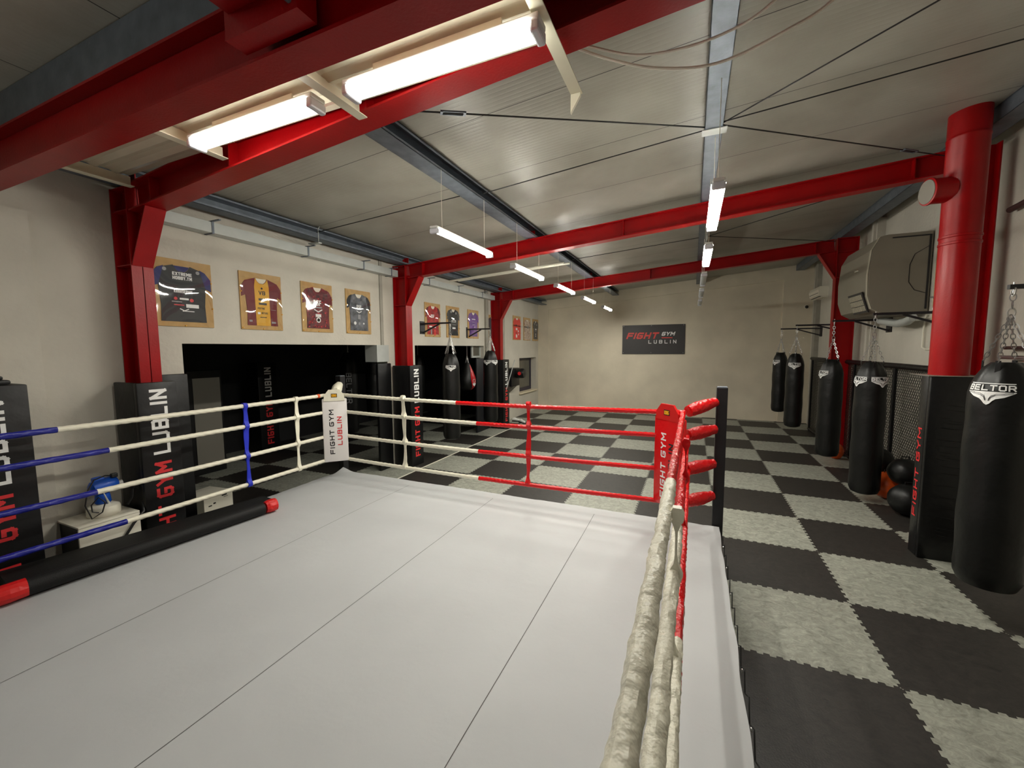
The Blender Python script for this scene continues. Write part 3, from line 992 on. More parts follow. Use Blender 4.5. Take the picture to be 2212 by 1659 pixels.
for j in range(100):
    for i in range(100):
        m.bm.faces.new((grid[j][i], grid[j][i + 1], grid[j + 1][i + 1], grid[j + 1][i]))
# hem hanging over the edges
def hem(line, out):
    prev = None
    a = [v for v in line]
    b = []
    for k, v in enumerate(a):
        h = 0.10 + 0.02 * noise.noise(Vector((k * 0.23, out[0], 5))) + (0.015 if k % 6 < 1 else 0)
        b.append(m.bm.verts.new(v.co + Vector((out[0] * 0.012, out[1] * 0.012, -h))))
    for k in range(len(a) - 1):
        m.bm.faces.new((a[k], a[k + 1], b[k + 1], b[k]))
hem(grid[100], (0, 1)); hem(grid[0], (0, -1)); hem([r_[0] for r_ in grid], (-1, 0)); hem([r_[100] for r_ in grid], (1, 0))
m.build('cloth', 'canvas', t, smooth=True)
for x in (-0.93, -2.17, -3.42):
    m = MB()
    N = 60
    pr = None
    for k in range(N + 1):
        y = RY0 + 0.1 + (RY1 - RY0 - 0.3) * k / N
        xx = x + 0.006 * noise.noise(Vector((y, x, 0)))
        wv = 0.0022
        a = m.bm.verts.new((xx - wv, y, czh(xx, y) + 0.0012)); b = m.bm.verts.new((xx + wv, y, czh(xx, y) + 0.0012))
        if pr:
            m.bm.faces.new((pr[0], pr[1], b, a))
        pr = (a, b)
    m.build('seam', 'seam', t)
m = MB()
pts = []
for k in range(48):
    y = RY0 + 0.15 + k * 0.102
    pts.append((RX1 + 0.022 + 0.006 * (k % 2), y, ZC - (0.035 if k % 2 else 0.10)))
m.tube(pts, 0.004, 5)
pts = []
for k in range(48):
    x = RX0 + 0.15 + k * 0.102
    pts.append((x, RY1 + 0.022, ZC - (0.03 if k % 2 else 0.10)))
m.tube(pts, 0.004, 5)
m.build('lacing', 'dark_cable', t)
for k in range(12):
    m = MB(); m.lathe((RX1 + 0.012, RY0 + 0.3 + k * 0.4, ZC - 0.04), [(0.011, 0), (0.011, 0.006)], 10, (1, 0, 0)); m.build('eyelet', 'chain', t)

# posts
PR = (0.285, 4.62); PL = (-4.90, 4.66)
for (x, y), lab in ((PR, 'black square ring post at the red corner'), (PL, 'black square ring post behind the white corner pad')):
    t = thing('ring_post', lab, 'post', (x, y, 0), 'ring corner posts')
    m = MB(); m.box(x - 0.05, x + 0.05, y - 0.05, y + 0.05, 0, 1.86, 0.004); m.build('tube', 'black_steel', t)
    m = MB(); m.box(x - 0.045, x + 0.045, y - 0.045, y + 0.045, 1.86, 1.868); m.build('top_cap', 'zinc', t)

ZR = [1.635, 1.40, 1.06, 0.73]
CR = (-0.05, 4.28); CL = (-4.62, 4.28)
order = ['topmost', 'second from top', 'third from top', 'lowest']

def rope_path(a, b, step=0.02, sagz=0.02):
    a, b = Vector(a), Vector(b)
    n = max(3, int((b - a).length / step))
    out = []
    for i in range(n + 1):
        q = i / n
        p = a.lerp(b, q)
        out.append((p, q))
    return out
def twist(amp, k, lobes=3, rn=0.0):
    def f(i, a, s_):
        v = 1 + amp * abs(math.cos(lobes / 2 * (a - k * s_))) - amp * 0.5
        if rn:
            v += rn * noise.noise(Vector((math.cos(a) * 1.2, math.sin(a) * 1.2, s_ * 9)))
        return v
    return f
def wrinkle(amp, seed):
    def f(i, a, s_):
        c, d = math.cos(a), math.sin(a)
        v = 1 + amp * 0.8 * noise.noise(Vector((c * 1.1 + seed, d * 1.1, s_ * 7)))
        z = noise.noise(Vector((c * 1.5, d * 1.5 + seed, s_ * 22 + c * 2)))
        v += amp * 0.55 * (1 - abs(z) * 4 if abs(z) < 0.25 else 0)
        return v
    return f
def sub(a, b, q0, q1, sg):
    a, b = Vector(a), Vector(b)
    L = (b - a).length
    n = max(4, int(L * (q1 - q0) / 0.014))
    out = []
    for i in range(n + 1):
        q = q0 + (q1 - q0) * i / n
        p = a.lerp(b, q)
        p.z -= 4 * sg * q * (1 - q)
        out.append(p)
    return out
def rope(side, i, a, b, pieces, lab, sg=0.02):
    t = thing('ring_rope', lab, 'rope', ((a[0] + b[0]) / 2, (a[1] + b[1]) / 2, a[2]), 'ring ropes')
    for (q0, q1, nm, mt, r, fn) in pieces:
        m = MB(); m.tube(sub(a, b, q0, q1, sg), r, 14, True, fn); m.build(nm, mt, t, smooth=True)
# far side: white half from the white corner, red half to the red corner
for i, z in enumerate(ZR):
    a = (CL[0], CL[1], z); b = (CR[0], CR[1], z)
    L = b[0] - a[0]
    xc = [-2.62, -2.34, -2.32, -2.32][i]
    q = (xc - a[0]) / L
    rope('far', i, a, b, [(0, q, 'white_sleeve', 'white_vinyl', 0.0225, twist(0.16, 26)), (q, 1, 'red_sleeve', 'red_vinyl', 0.0235, twist(0.18, 40, 3, 0.1))],
         f'{order[i]} ring rope on the far side, white at left and red at right', 0.028)
# left side: blue near, white far
for i, z in enumerate(ZR):
    a = (CL[0], -0.3, z + 0.02); b = (CL[0], CL[1], z)
    yb = [1.50, 1.80, 1.70, 1.88][i]
    q = (yb - a[1]) / (b[1] - a[1])
    rope('left', i, a, b, [(0, q, 'blue_sleeve', 'blue_vinyl', 0.0235, twist(0.12, 18, 3, 0.12)), (q, 1, 'white_sleeve', 'white_vinyl', 0.0225, twist(0.16, 26))],
         f'{order[i]} ring rope on the left side, blue near and white far', 0.01)
# right side: red far, white near; the camera looks along it
XRo = [(-0.065, -0.085), (-0.022, -0.060), (-0.010, -0.034), (-0.015, -0.034)]
for i, z in enumerate(ZR):
    a = (XRo[i][1], -0.35, z - 0.0); b = (XRo[i][0], CR[1], z)
    yb = [2.0, 2.05, 1.72, 1.75][i]
    q = (yb - a[1]) / (b[1] - a[1])
    rope('right', i, a, b, [(0, q, 'white_sleeve', 'white_wrinkled', [0.0245, 0.023, 0.022, 0.021][i], wrinkle(0.26, i * 3.7)), (q, 1, 'red_sleeve', 'red_wrinkled', 0.0215, wrinkle(0.26, i * 2.1 + 9))],
         f'{order[i]} ring rope on the right side, red far and white near', 0.0)

# vertical spacer straps wrapped round the four ropes
def strap(x, y, along, mt, lab, zs=None, w_=0.045, bl=0.030):
    zs = zs or ZR
    t = thing('spacer_strap', lab, 'strap', (x, y, zs[-1] - 0.03), 'rope spacer straps')
    d = V(1, 0, 0) if along == 'x' else V(0, 1, 0)
    nrm = V(0, -1, 0) if along == 'x' else V(1, 0, 0)
    m = MB()
    N = 44
    z0, z1 = zs[-1] - 0.03, zs[0] + 0.03
    fr = []
    for k in range(N + 1):
        z = z0 + (z1 - z0) * k / N
        dist = min(abs(z - q_) for q_ in zs)
        bulge = bl * math.exp(-(dist / 0.035) ** 2)
        wv = w_ / 2 * (1.0 + 0.35 * math.sin(z * 9 + x * 5) * (1 - math.exp(-(dist / 0.05) ** 2)))
        sh = 0.016 * noise.noise(Vector((z * 4, x, y)))
        row = []
        for sgn in (1, -1):
            c = V(x, y, z) + nrm * sgn * (bulge + 0.004) + d * sh
            row.append(m.bm.verts.new(c - d * wv)); row.append(m.bm.verts.new(c + d * wv))
        fr.append(row)
    for k in range(N):
        a, b = fr[k], fr[k + 1]
        m.bm.faces.new((a[0], a[1], b[1], b[0])); m.bm.faces.new((a[3], a[2], b[2], b[3]))
        m.bm.faces.new((a[1], a[3], b[3], b[1])); m.bm.faces.new((a[2], a[0], b[0], b[2]))
    m.bm.faces.new((fr[0][0], fr[0][2], fr[0][3], fr[0][1])); m.bm.faces.new((fr[-1][0], fr[-1][1], fr[-1][3], fr[-1][2]))
    m.build('webbing', mt, t, smooth=True)
strap(-3.42, 4.28, 'x', 'white_vinyl', 'white spacer strap on the far ropes near the white corner')
strap(-1.68, 4.28, 'x', 'red_vinyl', 'red spacer strap on the red half of the far ropes')
strap(CL[0], 3.0, 'y', 'blue_strap', 'blue spacer strap on the left ropes')
strap(CL[0], 3.66, 'y', 'white_vinyl', 'white spacer strap on the left ropes near the white corner')
strap(-0.035, 1.62, 'y', 'white_vinyl', 'white spacer strap on the near part of the right ropes', w_=0.03, bl=0.023)
strap(-0.02, 2.9, 'y', 'red_vinyl', 'red spacer strap on the far part of the right ropes', w_=0.035, bl=0.023)

# turnbuckle covers
def tcover(a, b, mt, lab, r=0.05):
    t = thing('turnbuckle_cover', lab, 'rope cover', ((a[0] + b[0]) / 2, (a[1] + b[1]) / 2, a[2]), 'padded turnbuckle covers')
    a, b = Vector(a), Vector(b)
    m = MB()
    N = 14
    path = [a.lerp(b, i / N) for i in range(N + 1)]
    rad = [r * (0.75 + 0.30 * math.sin(PI * min(1, 0.15 + i / N * 0.9))) for i in range(N + 1)]
    m.tube(path, rad, 16, True, wrinkle(0.12, a.z * 7)); m.build('sleeve', mt, t, smooth=True)
    d = (b - a).normalized()
    m = MB(); m.tube([b - d * 0.01, b + d * 0.045], 0.010, 8); m.build('hook', 'dark_cable', t)
tw = ['topmost', 'second', 'third', 'lowest']
for i, z in enumerate(ZR):
    tcover((-0.02, 4.30, z + 0.01), (0.225, 4.545, z + [0.085, 0.045, 0.03, 0.03][i]), 'red_wrinkled', f'{tw[i]} red padded cover between the ropes and the red corner post', 0.060)
for i, z in enumerate(ZR):
    tcover((-4.64, 4.31, z + 0.02), (-4.84, 4.58, z + [0.10, 0.04, 0.03, 0.03][i]), 'white_vinyl', f'{tw[i]} white padded cover behind the white corner pad', 0.066 if i == 0 else 0.045)

# corner pads (facing the ring centre)
def corner_pad(c, n, h0, h1, w_, th, mt, cap_mt, words, lab):
    n = Vector(n).normalized()
    d = V(0, 0, 1).cross(n)            # right-hand direction as seen from inside
    t = thing('corner_pad', lab, 'corner pad', (c[0], c[1], h0), 'ring corner pads')
    m = MB(); m.obox(V(c[0], c[1], (h0 + h1) / 2) + n * th / 2, d, n, V(0, 0, 1), w_ / 2, th / 2, (h1 - h0) / 2, 0.016); m.build('cushion', mt, t, smooth=True)
    f = V(c[0], c[1], 0) + n * (th + 0.0005)
    for wd, hgt, offd, z0, wm in words:
        lettering(wd, f + d * (offd + hgt / 2) + V(0, 0, z0[0]), (0, 0, 1), -d, n, hgt, (z0[1] - z0[0]) / text_len(wd, hgt, 1.0, 0.3), 0.2, 0.30, wm, t)
    # flap over the top rope with its small badge
    m = MB()
    zt = h1 - 0.03
    pr = [(-w_ * 0.42, zt), (w_ * 0.42, zt), (w_ * 0.40, zt + 0.08), (w_ * 0.22, zt + 0.155), (-w_ * 0.22, zt + 0.155), (-w_ * 0.40, zt + 0.08)]
    m.prism(pr, V(c[0], c[1], 0) + n * (th - 0.012), d, (0, 0, 1), n, 0.022); m.build('flap', cap_mt, t)
    fb = V(c[0], c[1], zt + 0.075) + n * (th + 0.0105)
    m = MB(); m.obox(fb + n * 0.001, d, n, (0, 0, 1), 0.038, 0.0012, 0.026); bd = m.build('badge', 'print_black', t)
    m = MB()
    m.text('KING', fb + n * 0.0025 + V(0, 0, -0.018), d, (0, 0, 1), n, 0.036, 0.62, 0.2, 0.12, 0.001, 0, True)
    m.build('badge_lettering', 'print_yellow', bd)
q = 0.7071
corner_pad((CL[0] + 0.085, CL[1] - 0.085), (q, -q, 0), 0.71, 1.59, 0.315, 0.07, 'white_pad', 'white_vinyl',
           [('FIGHT GYM', 0.060, -0.045, (0.82, 1.44), 'print_black'), ('LUBLIN', 0.060, 0.055, (0.94, 1.34), 'print_red')],
           'white corner pad reading FIGHT GYM LUBLIN at the far left ring corner')
corner_pad((-0.150, 4.195), (-q, -q, 0), 0.72, 1.60, 0.36, 0.07, 'red_vinyl', 'red_cap',
           [('FIGHT GYM', 0.066, -0.045, (0.80, 1.44), 'print_white'), ('LUBLIN', 0.066, 0.06, (0.94, 1.35), 'print_black')],
           'red corner pad reading FIGHT GYM LUBLIN at the far right ring corner')
# orange tapes on the left ropes
for y, z, lab in ((3.98, ZR[0], 'orange tape on the topmost left rope by the white corner'), (4.08, ZR[2], 'orange tape on the third left rope by the white corner')):
    m = MB(); m.tube([(CL[0], y, z), (CL[0], y + 0.035, z)], 0.027, 12); tag(m.build('rope_tape', 'orange_tape'), lab, 'tape', 'orange tapes')

# black padded bench along the left edge of the ring, rounded front roll with red ends
t = thing('foam_bench', 'long black foam pad with red end caps lying along the left edge of the ring', 'foam pad', (-4.45, 2.05, ZC))
A0, A1 = V(-4.46, 1.13, 0), V(-4.27, 3.05, 0)      # axis of the front roll
dB = (A1 - A0).normalized(); eB = V(-dB.y, dB.x, 0)
m = MB()
hz = ZC + 0.128
m.prism([(0.0, 0.03), (1.93, 0.03), (1.93, 0.24), (0.0, 0.37)], A0 + V(0, 0, ZC + 0.012), dB, eB, V(0, 0, 1), 0.116)
m.build('slab', 'foam', t)
m = MB(); m.tube([A0.lerp(A1, 0.0 + 0.93 * k / 16) + V(0, 0, ZC + 0.075) for k in range(17)], 0.064, 20); m.build('roll', 'foam', t, smooth=True)
for q0, q1 in ((-0.05, 0.04), (0.94, 1.0)):
    m = MB(); m.tube([A0.lerp(A1, q0 + (q1 - q0) * k / 4) + V(0, 0, ZC + 0.077) for k in range(5)], [0.058, 0.068, 0.070, 0.070, 0.068], 14, True, wrinkle(0.10, q0))
    m.build('end_cap', 'red_cap', t)

# ------------------------------------------------------------------ printed column pads
def wall_pad(y0, y1, lab, x0=-5.32, x1=-4.85, words=True, top=1.95, name='column_pad'):
    t = thing(name, lab, 'pad', ((x0 + x1) / 2, (y0 + y1) / 2, 0), 'printed column pads')
    # U-shaped wrap so that the column fits inside
    m = MB(); m.box(x1 - 0.06, x1, y0, y1, 0, top, 0.012); m.box(x0 + 0.06, x1 - 0.05, y0, y0 + 0.05, 0, top, 0.01); m.box(x0 + 0.06, x1 - 0.05, y1 - 0.05, y1, 0, top, 0.01)
    m.build('padding', 'black_pad', t, smooth=True)
    if words:
        yc = (y0 + y1) / 2
        h = 0.145
        W1 = 'FIGHT GYM '
        full = 1.70
        # choose a width ratio so that the whole line is 1.70 m long
        wr = full / text_len('FIGHT GYM LUBLIN', h, 1.0, 0.26)
        lettering('FIGHT GYM', (x1 + 0.0005, yc + h / 2, 0.18), (0, 0, 1), (0, -1, 0), (1, 0, 0), h, wr, 0.19, 0.26, 'print_red', t, 'red word')
        off = text_len('FIGHT GYM', h, wr, 0.26) + h * 0.78 * wr * (0.26 + 0.55)
        m = MB(); m.text('LUBLIN', (x1 + 0.0005, yc + h / 2, 0.18 + off), (0, 0, 1), (0, -1, 0), (1, 0, 0), h, wr, 0.19, 0.26); m.build('lettering', 'print_white', t, label='white letters LUBLIN')
    return t
wall_pad(2.13, 2.47, 'black pad reading FIGHT GYM LUBLIN around the nearest left column')
wall_pad(6.29, 6.66, 'black pad reading FIGHT GYM LUBLIN around the middle left column')
wall_pad(10.45, 10.86, 'black pad reading FIGHT GYM LUBLIN around the farthest left column')
wall_pad(1.02, 1.44, 'black pad reading FIGHT GYM LUBLIN at the left picture edge by the ring', x1=-4.86, top=2.0)
m = MB()
m.box(-5.1, -4.87, 1.05, 1.36, 2.003, 2.04, 0.015); m.box(-5.1, -4.9, 1.08, 1.33, 2.04, 2.07, 0.012)
tag(m.build('folded_pad', 'black_pad', smooth=True), 'folded black pad lying on top of the leftmost printed pad', 'pad')
# plain pads at the opening jambs
def plain_pad(x0, x1, y0, y1, z1, lab, mt='black_pad', z0=0.0):
    m = MB(); m.box(x0, x1, y0, y1, z0, z1, 0.015)
    tag(m.build('wall_pad', mt, smooth=True), lab, 'pad', 'plain wall pads')
plain_pad(XL + 0.005, XL + 0.07, 2.50, 2.78, 2.0, 'plain black pad just right of the nearest left column')
plain_pad(-5.29, -5.23, 5.86, 6.22, 2.0, 'plain black pad under the pale block beside the middle column')
plain_pad(XL + 0.005, XL + 0.06, 9.62, 10.36, 2.0, 'navy wall pad behind the bags before the farthest left column', 'navy_pad')
plain_pad(XL + 0.15, XL + 0.22, 10.92, 11.2, 1.9, 'narrow black pad on the pier right of the farthest left column')

# things in the dark room
t = thing('framed_board', 'tall grey board in a black padded frame standing in the dark room', 'board', (-8.1, 4.6, 0))
m = MB(); m.box(-8.16, -8.1, 4.28, 4.86, 0.0, 1.9, 0.01); m.build('frame', 'black_pad', t)
m = MB(); m.box(-8.098, -8.09, 4.36, 4.82, 0.15, 1.76); m.build('panel', 'grey_board', t)
t = thing('column_pad', 'black pad reading FIGHT GYM LUBLIN on the column deep inside the dark room', 'pad', (-8.75, 6.1, 0), 'printed column pads')
m = MB(); m.box(-8.95, -8.55, 5.88, 6.32, 0, 1.98, 0.015); m.build('padding', 'black_pad', t, smooth=True)
h = 0.15; wr = 1.70 / text_len('FIGHT GYM LUBLIN', h, 1.0, 0.26)
lettering('FIGHT GYM', (-8.549, 6.1 + h / 2, 0.18), (0, 0, 1), (0, -1, 0), (1, 0, 0), h, wr, 0.19, 0.26, 'print_red', t)
off = text_len('FIGHT GYM', h, wr, 0.26) + h * 0.78 * wr * 0.81
m = MB(); m.text('LUBLIN', (-8.549, 6.1 + h / 2, 0.18 + off), (0, 0, 1), (0, -1, 0), (1, 0, 0), h, wr, 0.19, 0.26); m.build('lettering', 'print_white', t)

# ------------------------------------------------------------------ punching bags
def bag_mesh(m, r, z0, z1, seed):
    """long bag: rounded foot, straight body, gathered dome shoulder"""
    prof = [(0.001, z0), (r * 0.55, z0 + 0.004), (r * 0.86, z0 + 0.03), (r * 0.98, z0 + 0.09), (r, z0 + 0.16)]
    n = 16
    for i in range(1, n):
        prof.append((r * (1.0 - 0.02 * math.sin(i)), z0 + 0.16 + (z1 - 0.30 - z0 - 0.16) * i / n))
    prof += [(r * 0.97, z1 - 0.26), (r * 0.90, z1 - 0.19), (r * 0.78, z1 - 0.12), (r * 0.60, z1 - 0.05), (r * 0.40, z1 - 0.01), (r * 0.2, z1 - 0.02), (0.001, z1 - 0.03)]
    H = z1 - z0
    def f(i, a, hh):
        q = max(0, (hh - (z1 - 0.55)) / 0.55)
        return 1 + q * 0.045 * math.sin(a * 8 + seed) + 0.012 * noise.noise(Vector((math.cos(a) * 1.5 + seed, math.sin(a) * 1.5, hh * 3)))
    m.lathe((0, 0, 0), prof, 48, (0, 0, 1), f)

def wrap(bm, o, r, ang):
    """bend a flat decal (x across, z up, y thickness) round a cylinder of radius r"""
    for v in bm.verts:
        x, y, z = v.co
        a = ang + x / (r(0) if callable(r) else r)
        rr = (r(z) if callable(r) else r) + y
        v.co = Vector((o[0] + rr * math.cos(a), o[1] + rr * math.sin(a), z))

def make_bag(loc, r, z0, z1, ztip, lab, ang=None, seed=0, grp='black punching bags along the right wall', logo=0.24, second=None, bz=0.30):
    x, y = loc
    t = thing('punching_bag', lab, 'punching bag', (x, y, z0), grp)
    m = MB(); bag_mesh(m, r, z0, z1, seed)
    bmesh.ops.translate(m.bm, verts=list(m.bm.verts), vec=(x, y, 0))
    m.build('body', 'black_bag', t, smooth=True)
    # badge
    for an in ([ang] if second is None else [ang, second]):
        if an is None:
            continue
        zc = z1 - bz
        s_ = logo
        prof_r = lambda z_: r * (1.0 if z_ < z1 - 0.29 else 1.0 - 0.1 * ((z_ - z1 + 0.29) / 0.10) ** 1.0 * 1.0 if z_ < z1 - 0.19 else 0.90 - 0.12 * (z_ - z1 + 0.19) / 0.07)
        m = MB()
        P = [(0, -0.31), (0.07, -0.26), (0.12, -0.16), (0.30, -0.10), (0.5, 0.02)]
        def lo(xx):
            xx = abs(xx)
            for (p0, p1) in zip(P[:-1], P[1:]):
                if p0[0] <= xx <= p1[0] + 1e-9:
                    return p0[1] + (p1[1] - p0[1]) * (xx - p0[0]) / (p1[0] - p0[0])
            return 0.02
        N_ = 20
        for i in range(N_):
            xa, xb = -0.5 + i / N_, -0.5 + (i + 1) / N_
            m.hexa([(xa * s_, 0.003, zc + lo(xa) * s_), (xb * s_, 0.003, zc + lo(xb) * s_), (xb * s_, 0.003, zc + 0.035 * s_), (xa * s_, 0.003, zc + 0.035 * s_),
                    (xa * s_, 0.006, zc + lo(xa) * s_), (xb * s_, 0.006, zc + lo(xb) * s_), (xb * s_, 0.006, zc + 0.035 * s_), (xa * s_, 0.006, zc + 0.035 * s_)])
        wrap(m.bm, (x, y), prof_r, an)
        b = m.build('badge', 'print_white', t)
        m = MB()
        for i in range(N_):
            xa, xb = -0.5 + i / N_, -0.5 + (i + 1) / N_
            m.hexa([(xa * s_, 0.003, zc + 0.235 * s_), (xb * s_, 0.003, zc + 0.235 * s_), (xb * s_, 0.003, zc + 0.255 * s_), (xa * s_, 0.003, zc + 0.255 * s_),
                    (xa * s_, 0.006, zc + 0.235 * s_), (xb * s_, 0.006, zc + 0.235 * s_), (xb * s_, 0.006, zc + 0.255 * s_), (xa * s_, 0.006, zc + 0.255 * s_)])
        wrap(m.bm, (x, y), prof_r, an)
        m.build('badge_line', 'print_white', b)
        m = MB(); m.text('BELTOR', (0, 0.004, zc + 0.06 * s_), (1, 0, 0), (0, 0, 1), (0, 1, 0), 0.15 * s_, 1.20, 0.20, 0.22, 0.002, 0, True)
        wrap(m.bm, (x, y), prof_r, an)
        m.build('badge_lettering', 'print_white', b)
        m = MB()
        for q_ in (0.0, 0.07):
            for sg in (-1, 1):
                pth = [(0.03, -0.20), (0.06, -0.11), (0.14, -0.055), (0.30, -0.03), (0.45, 0.005)]
                for (p0, p1) in zip(pth[:-1], pth[1:]):
                    m.bar((sg * p0[0] * s_, 0.0065, zc + (p0[1] + q_ * 0.5) * s_), (sg * p1[0] * s_, 0.0065, zc + (p1[1] + q_ * 0.35) * s_), 0.003, 0.010 * s_, (0, 0, 1))
        wrap(m.bm, (x, y), prof_r, an)
        m.build('badge_feathers', 'print_black', b)
    # straps and chains
    ring = Vector((x, y, z1 + 0.36))
    for k in range(4):
        a = PI / 4 + k * PI / 2 + seed
        p = Vector((x + r * 0.66 * math.cos(a), y + r * 0.66 * math.sin(a), z1 - 0.065))
        m = MB(); m.chain(p + V(0, 0, 0.06), ring); m.build('chain', 'chain', t)
        m = MB(); m.bar(p + V(0, 0, -0.03), p + V(0, 0, 0.07), 0.03, 0.005, (math.cos(a), math.sin(a), 0)); m.build('strap', 'black_pad', t)
    m = MB(); m.link(ring + V(0, 0, 0.02), (0, 0, 1), (1, 0, 0), 0.07, 0.045, 0.006)
    if ztip - ring.z > 0.09:
        m.chain(ring + V(0, 0, 0.05), (x, y, ztip - 0.05), 0.06, 0.034, 0.005)
    m.link((x, y, ztip - 0.035), (0, 0, 1), (0, 1, 0), 0.07, 0.045, 0.006)
    m.build('top_chain', 'chain', t)
    return t

def bracket(xw, y, xt, z, lab, grp):
    """triangular wall bracket: plate, arm, two braces"""
    s = -1 if xt < xw else 1
    t = thing('bag_bracket', lab, 'wall bracket', (xw, y, z - 0.15), grp)
    m = MB(); m.box(min(xw, xw + s * 0.012), max(xw, xw + s * 0.012), y - 0.11, y + 0.11, z - 0.22, z + 0.05); m.build('wall_plate', 'black_steel', t)
    m = MB(); m.bar((xw + s * 0.012, y, z), (xt + s * 0.03, y, z), 0.035, 0.035); m.build('arm', 'black_steel', t)
    m = MB()
    xm = xw + (xt - xw) * 0.62
    m.bar((xw + s * 0.012, y, z - 0.19), (xm, y, z - 0.015), 0.028, 0.028)
    for q_ in (-1, 1):
        m.bar((xw + s * 0.012, y + q_ * 0.09, z + 0.0), (xm - s * 0.1, y + q_ * 0.01, z), 0.02, 0.02)
    m.build('brace', 'black_steel', t)
    m = MB(); m.tube([(xt, y, z - 0.05), (xt, y, z + 0.035)], 0.006, 8); m.build('eye_bolt', 'chain', t)

def toward(x, y, da=0.0):
    return math.atan2(-y, -x) + da
G = 'black punching bags along the right wall'
GB = 'wall brackets on the right wall'
RB = [  # x, y, r, z0, z1, ztip, label, logo rotation
    (2.28, 4.55, 0.20, 0.28, 2.14, 2.72, 'largest black punching bag, nearest the camera at the right edge, with a white winged badge', -0.42, None),
    (2.36, 7.45, 0.185, 0.12, 2.05, 2.72, 'black punching bag hanging just left of the round red pipe', -0.95, 0.72),
    (2.36, 9.3, 0.185, 0.22, 2.04, 2.73, 'black punching bag hanging in front of the far right red column', -0.95, None),
    (2.16, 11.2, 0.175, 0.42, 2.12, 2.75, 'right one of the two far black punching bags hanging side by side', -0.10, None),
    (2.25, 13.5, 0.175, 0.45, 2.12, 2.76, 'left one of the two far black punching bags, closest to the far wall', -0.8, None),
]
BL = ['wall bracket cut by the right picture edge, holding the largest bag', 'wall bracket under the grey air unit, holding the bag left of the red pipe', 'wall bracket holding the bag before the far right column', 'wall bracket holding the right one of the two far bags', 'wall bracket closest to the far wall']
for k, (x, y, r, z0, z1, zt, lab, rot, sec) in enumerate(RB):
    make_bag((x, y), r, z0, z1, zt, lab, toward(x, y, rot), k * 0.7, G, 0.26 if k else 0.30, None if sec is None else toward(x, y, sec), 0.245 if k == 0 else 0.28)
    bracket(XR - (0 if k != 0 else 0), y, x, zt, BL[k], GB)
GL2 = 'black punching bags on the left wall'
make_bag((-4.62, 7.35), 0.185, 0.36, 2.17, 2.80, 'black punching bag hanging right of the middle left column', toward(-4.62, 7.35, 0.0), 0.3, GL2, 0.22)
bracket(XL, 7.35, -4.62, 2.80, 'wall bracket by the red framed jersey', 'wall brackets on the left wall')
make_bag((-4.70, 9.35), 0.185, 0.38, 2.22, 2.76, 'black punching bag hanging right of the red and black teardrop bag', toward(-4.7, 9.35, -0.5), 0.9, GL2, 0.22, toward(-4.7, 9.35, 0.75))
bracket(XL, 9.3, -4.70, 2.76, 'wall bracket below the purple framed jersey', 'wall brackets on the left wall')

# teardrop bag, black with a red crescent
tx, ty = -5.42, 9.42
t = thing('teardrop_bag', 'teardrop punching bag, black with a red crescent side and white badge', 'punching bag', (tx, ty, 1.2))
m = MB()
prof = [(0.001, 1.17), (0.10, 1.18), (0.19, 1.25), (0.225, 1.36), (0.22, 1.48), (0.17, 1.64), (0.11, 1.78), (0.075, 1.86), (0.05, 1.90), (0.001, 1.91)]
m.lathe((tx, ty, 0), prof, 28); m.build('body', 'black_bag', t, smooth=True)
m = MB()
an0 = toward(tx, ty)
rows = []
for i in range(15):
    q_ = i / 14
    z = 1.19 + (1.84 - 1.19) * q_
    # radius from the profile
    for (p0, p1) in zip(prof[:-1], prof[1:]):
        if p0[1] <= z <= p1[1]:
            rr = p0[0] + (p1[0] - p0[0]) * (z - p0[1]) / (p1[1] - p0[1]) + 0.006
    wv = 0.62 * math.sin(PI * (0.06 + q_ * 0.9)) + 0.08
    row = []
    for k in range(7):
        a = an0 + 0.95 + wv * (k / 6 - 0.5) * 1.4
        row.append(m.bm.verts.new((tx + rr * math.cos(a), ty + rr * math.sin(a), z)))
    rows.append(row)
for i in range(14):
    for k in range(6):
        m.bm.faces.new((rows[i][k], rows[i][k + 1], rows[i + 1][k + 1], rows[i + 1][k]))
rc = m.build('crescent', 'bag_red', t, smooth=True)
m = MB()
a = an0 + 0.85
c = V(tx + 0.236 * math.cos(a), ty + 0.236 * math.sin(a), 1.43)
nn = V(math.cos(a), math.sin(a), 0); dd = V(0, 0, 1).cross(nn)
for i in range(16):
    b0, b1 = 2 * PI * i / 16, 2 * PI * (i + 1) / 16
    m.bar(c + dd * 0.045 * math.cos(b0) + V(0, 0, 0.045 * math.sin(b0)), c + dd * 0.045 * math.cos(b1) + V(0, 0, 0.045 * math.sin(b1)), 0.006, 0.010, nn)
m.prism([(-0.06, -0.06), (0.06, -0.06), (0.045, -0.11), (0, -0.14), (-0.045, -0.11)], c, dd, (0, 0, 1), nn, 0.004)
m.build('badge', 'print_white', rc)
m = MB()
for k in range(3):
    a = k * 2.1
    m.chain((tx + 0.05 * math.cos(a), ty + 0.05 * math.sin(a), 1.89), (tx, ty, 2.08), 0.03, 0.016, 0.003)
m.chain((tx, ty, 2.08), (tx, ty, 2.34), 0.03, 0.016, 0.003)
m.build('chain', 'chain', t)

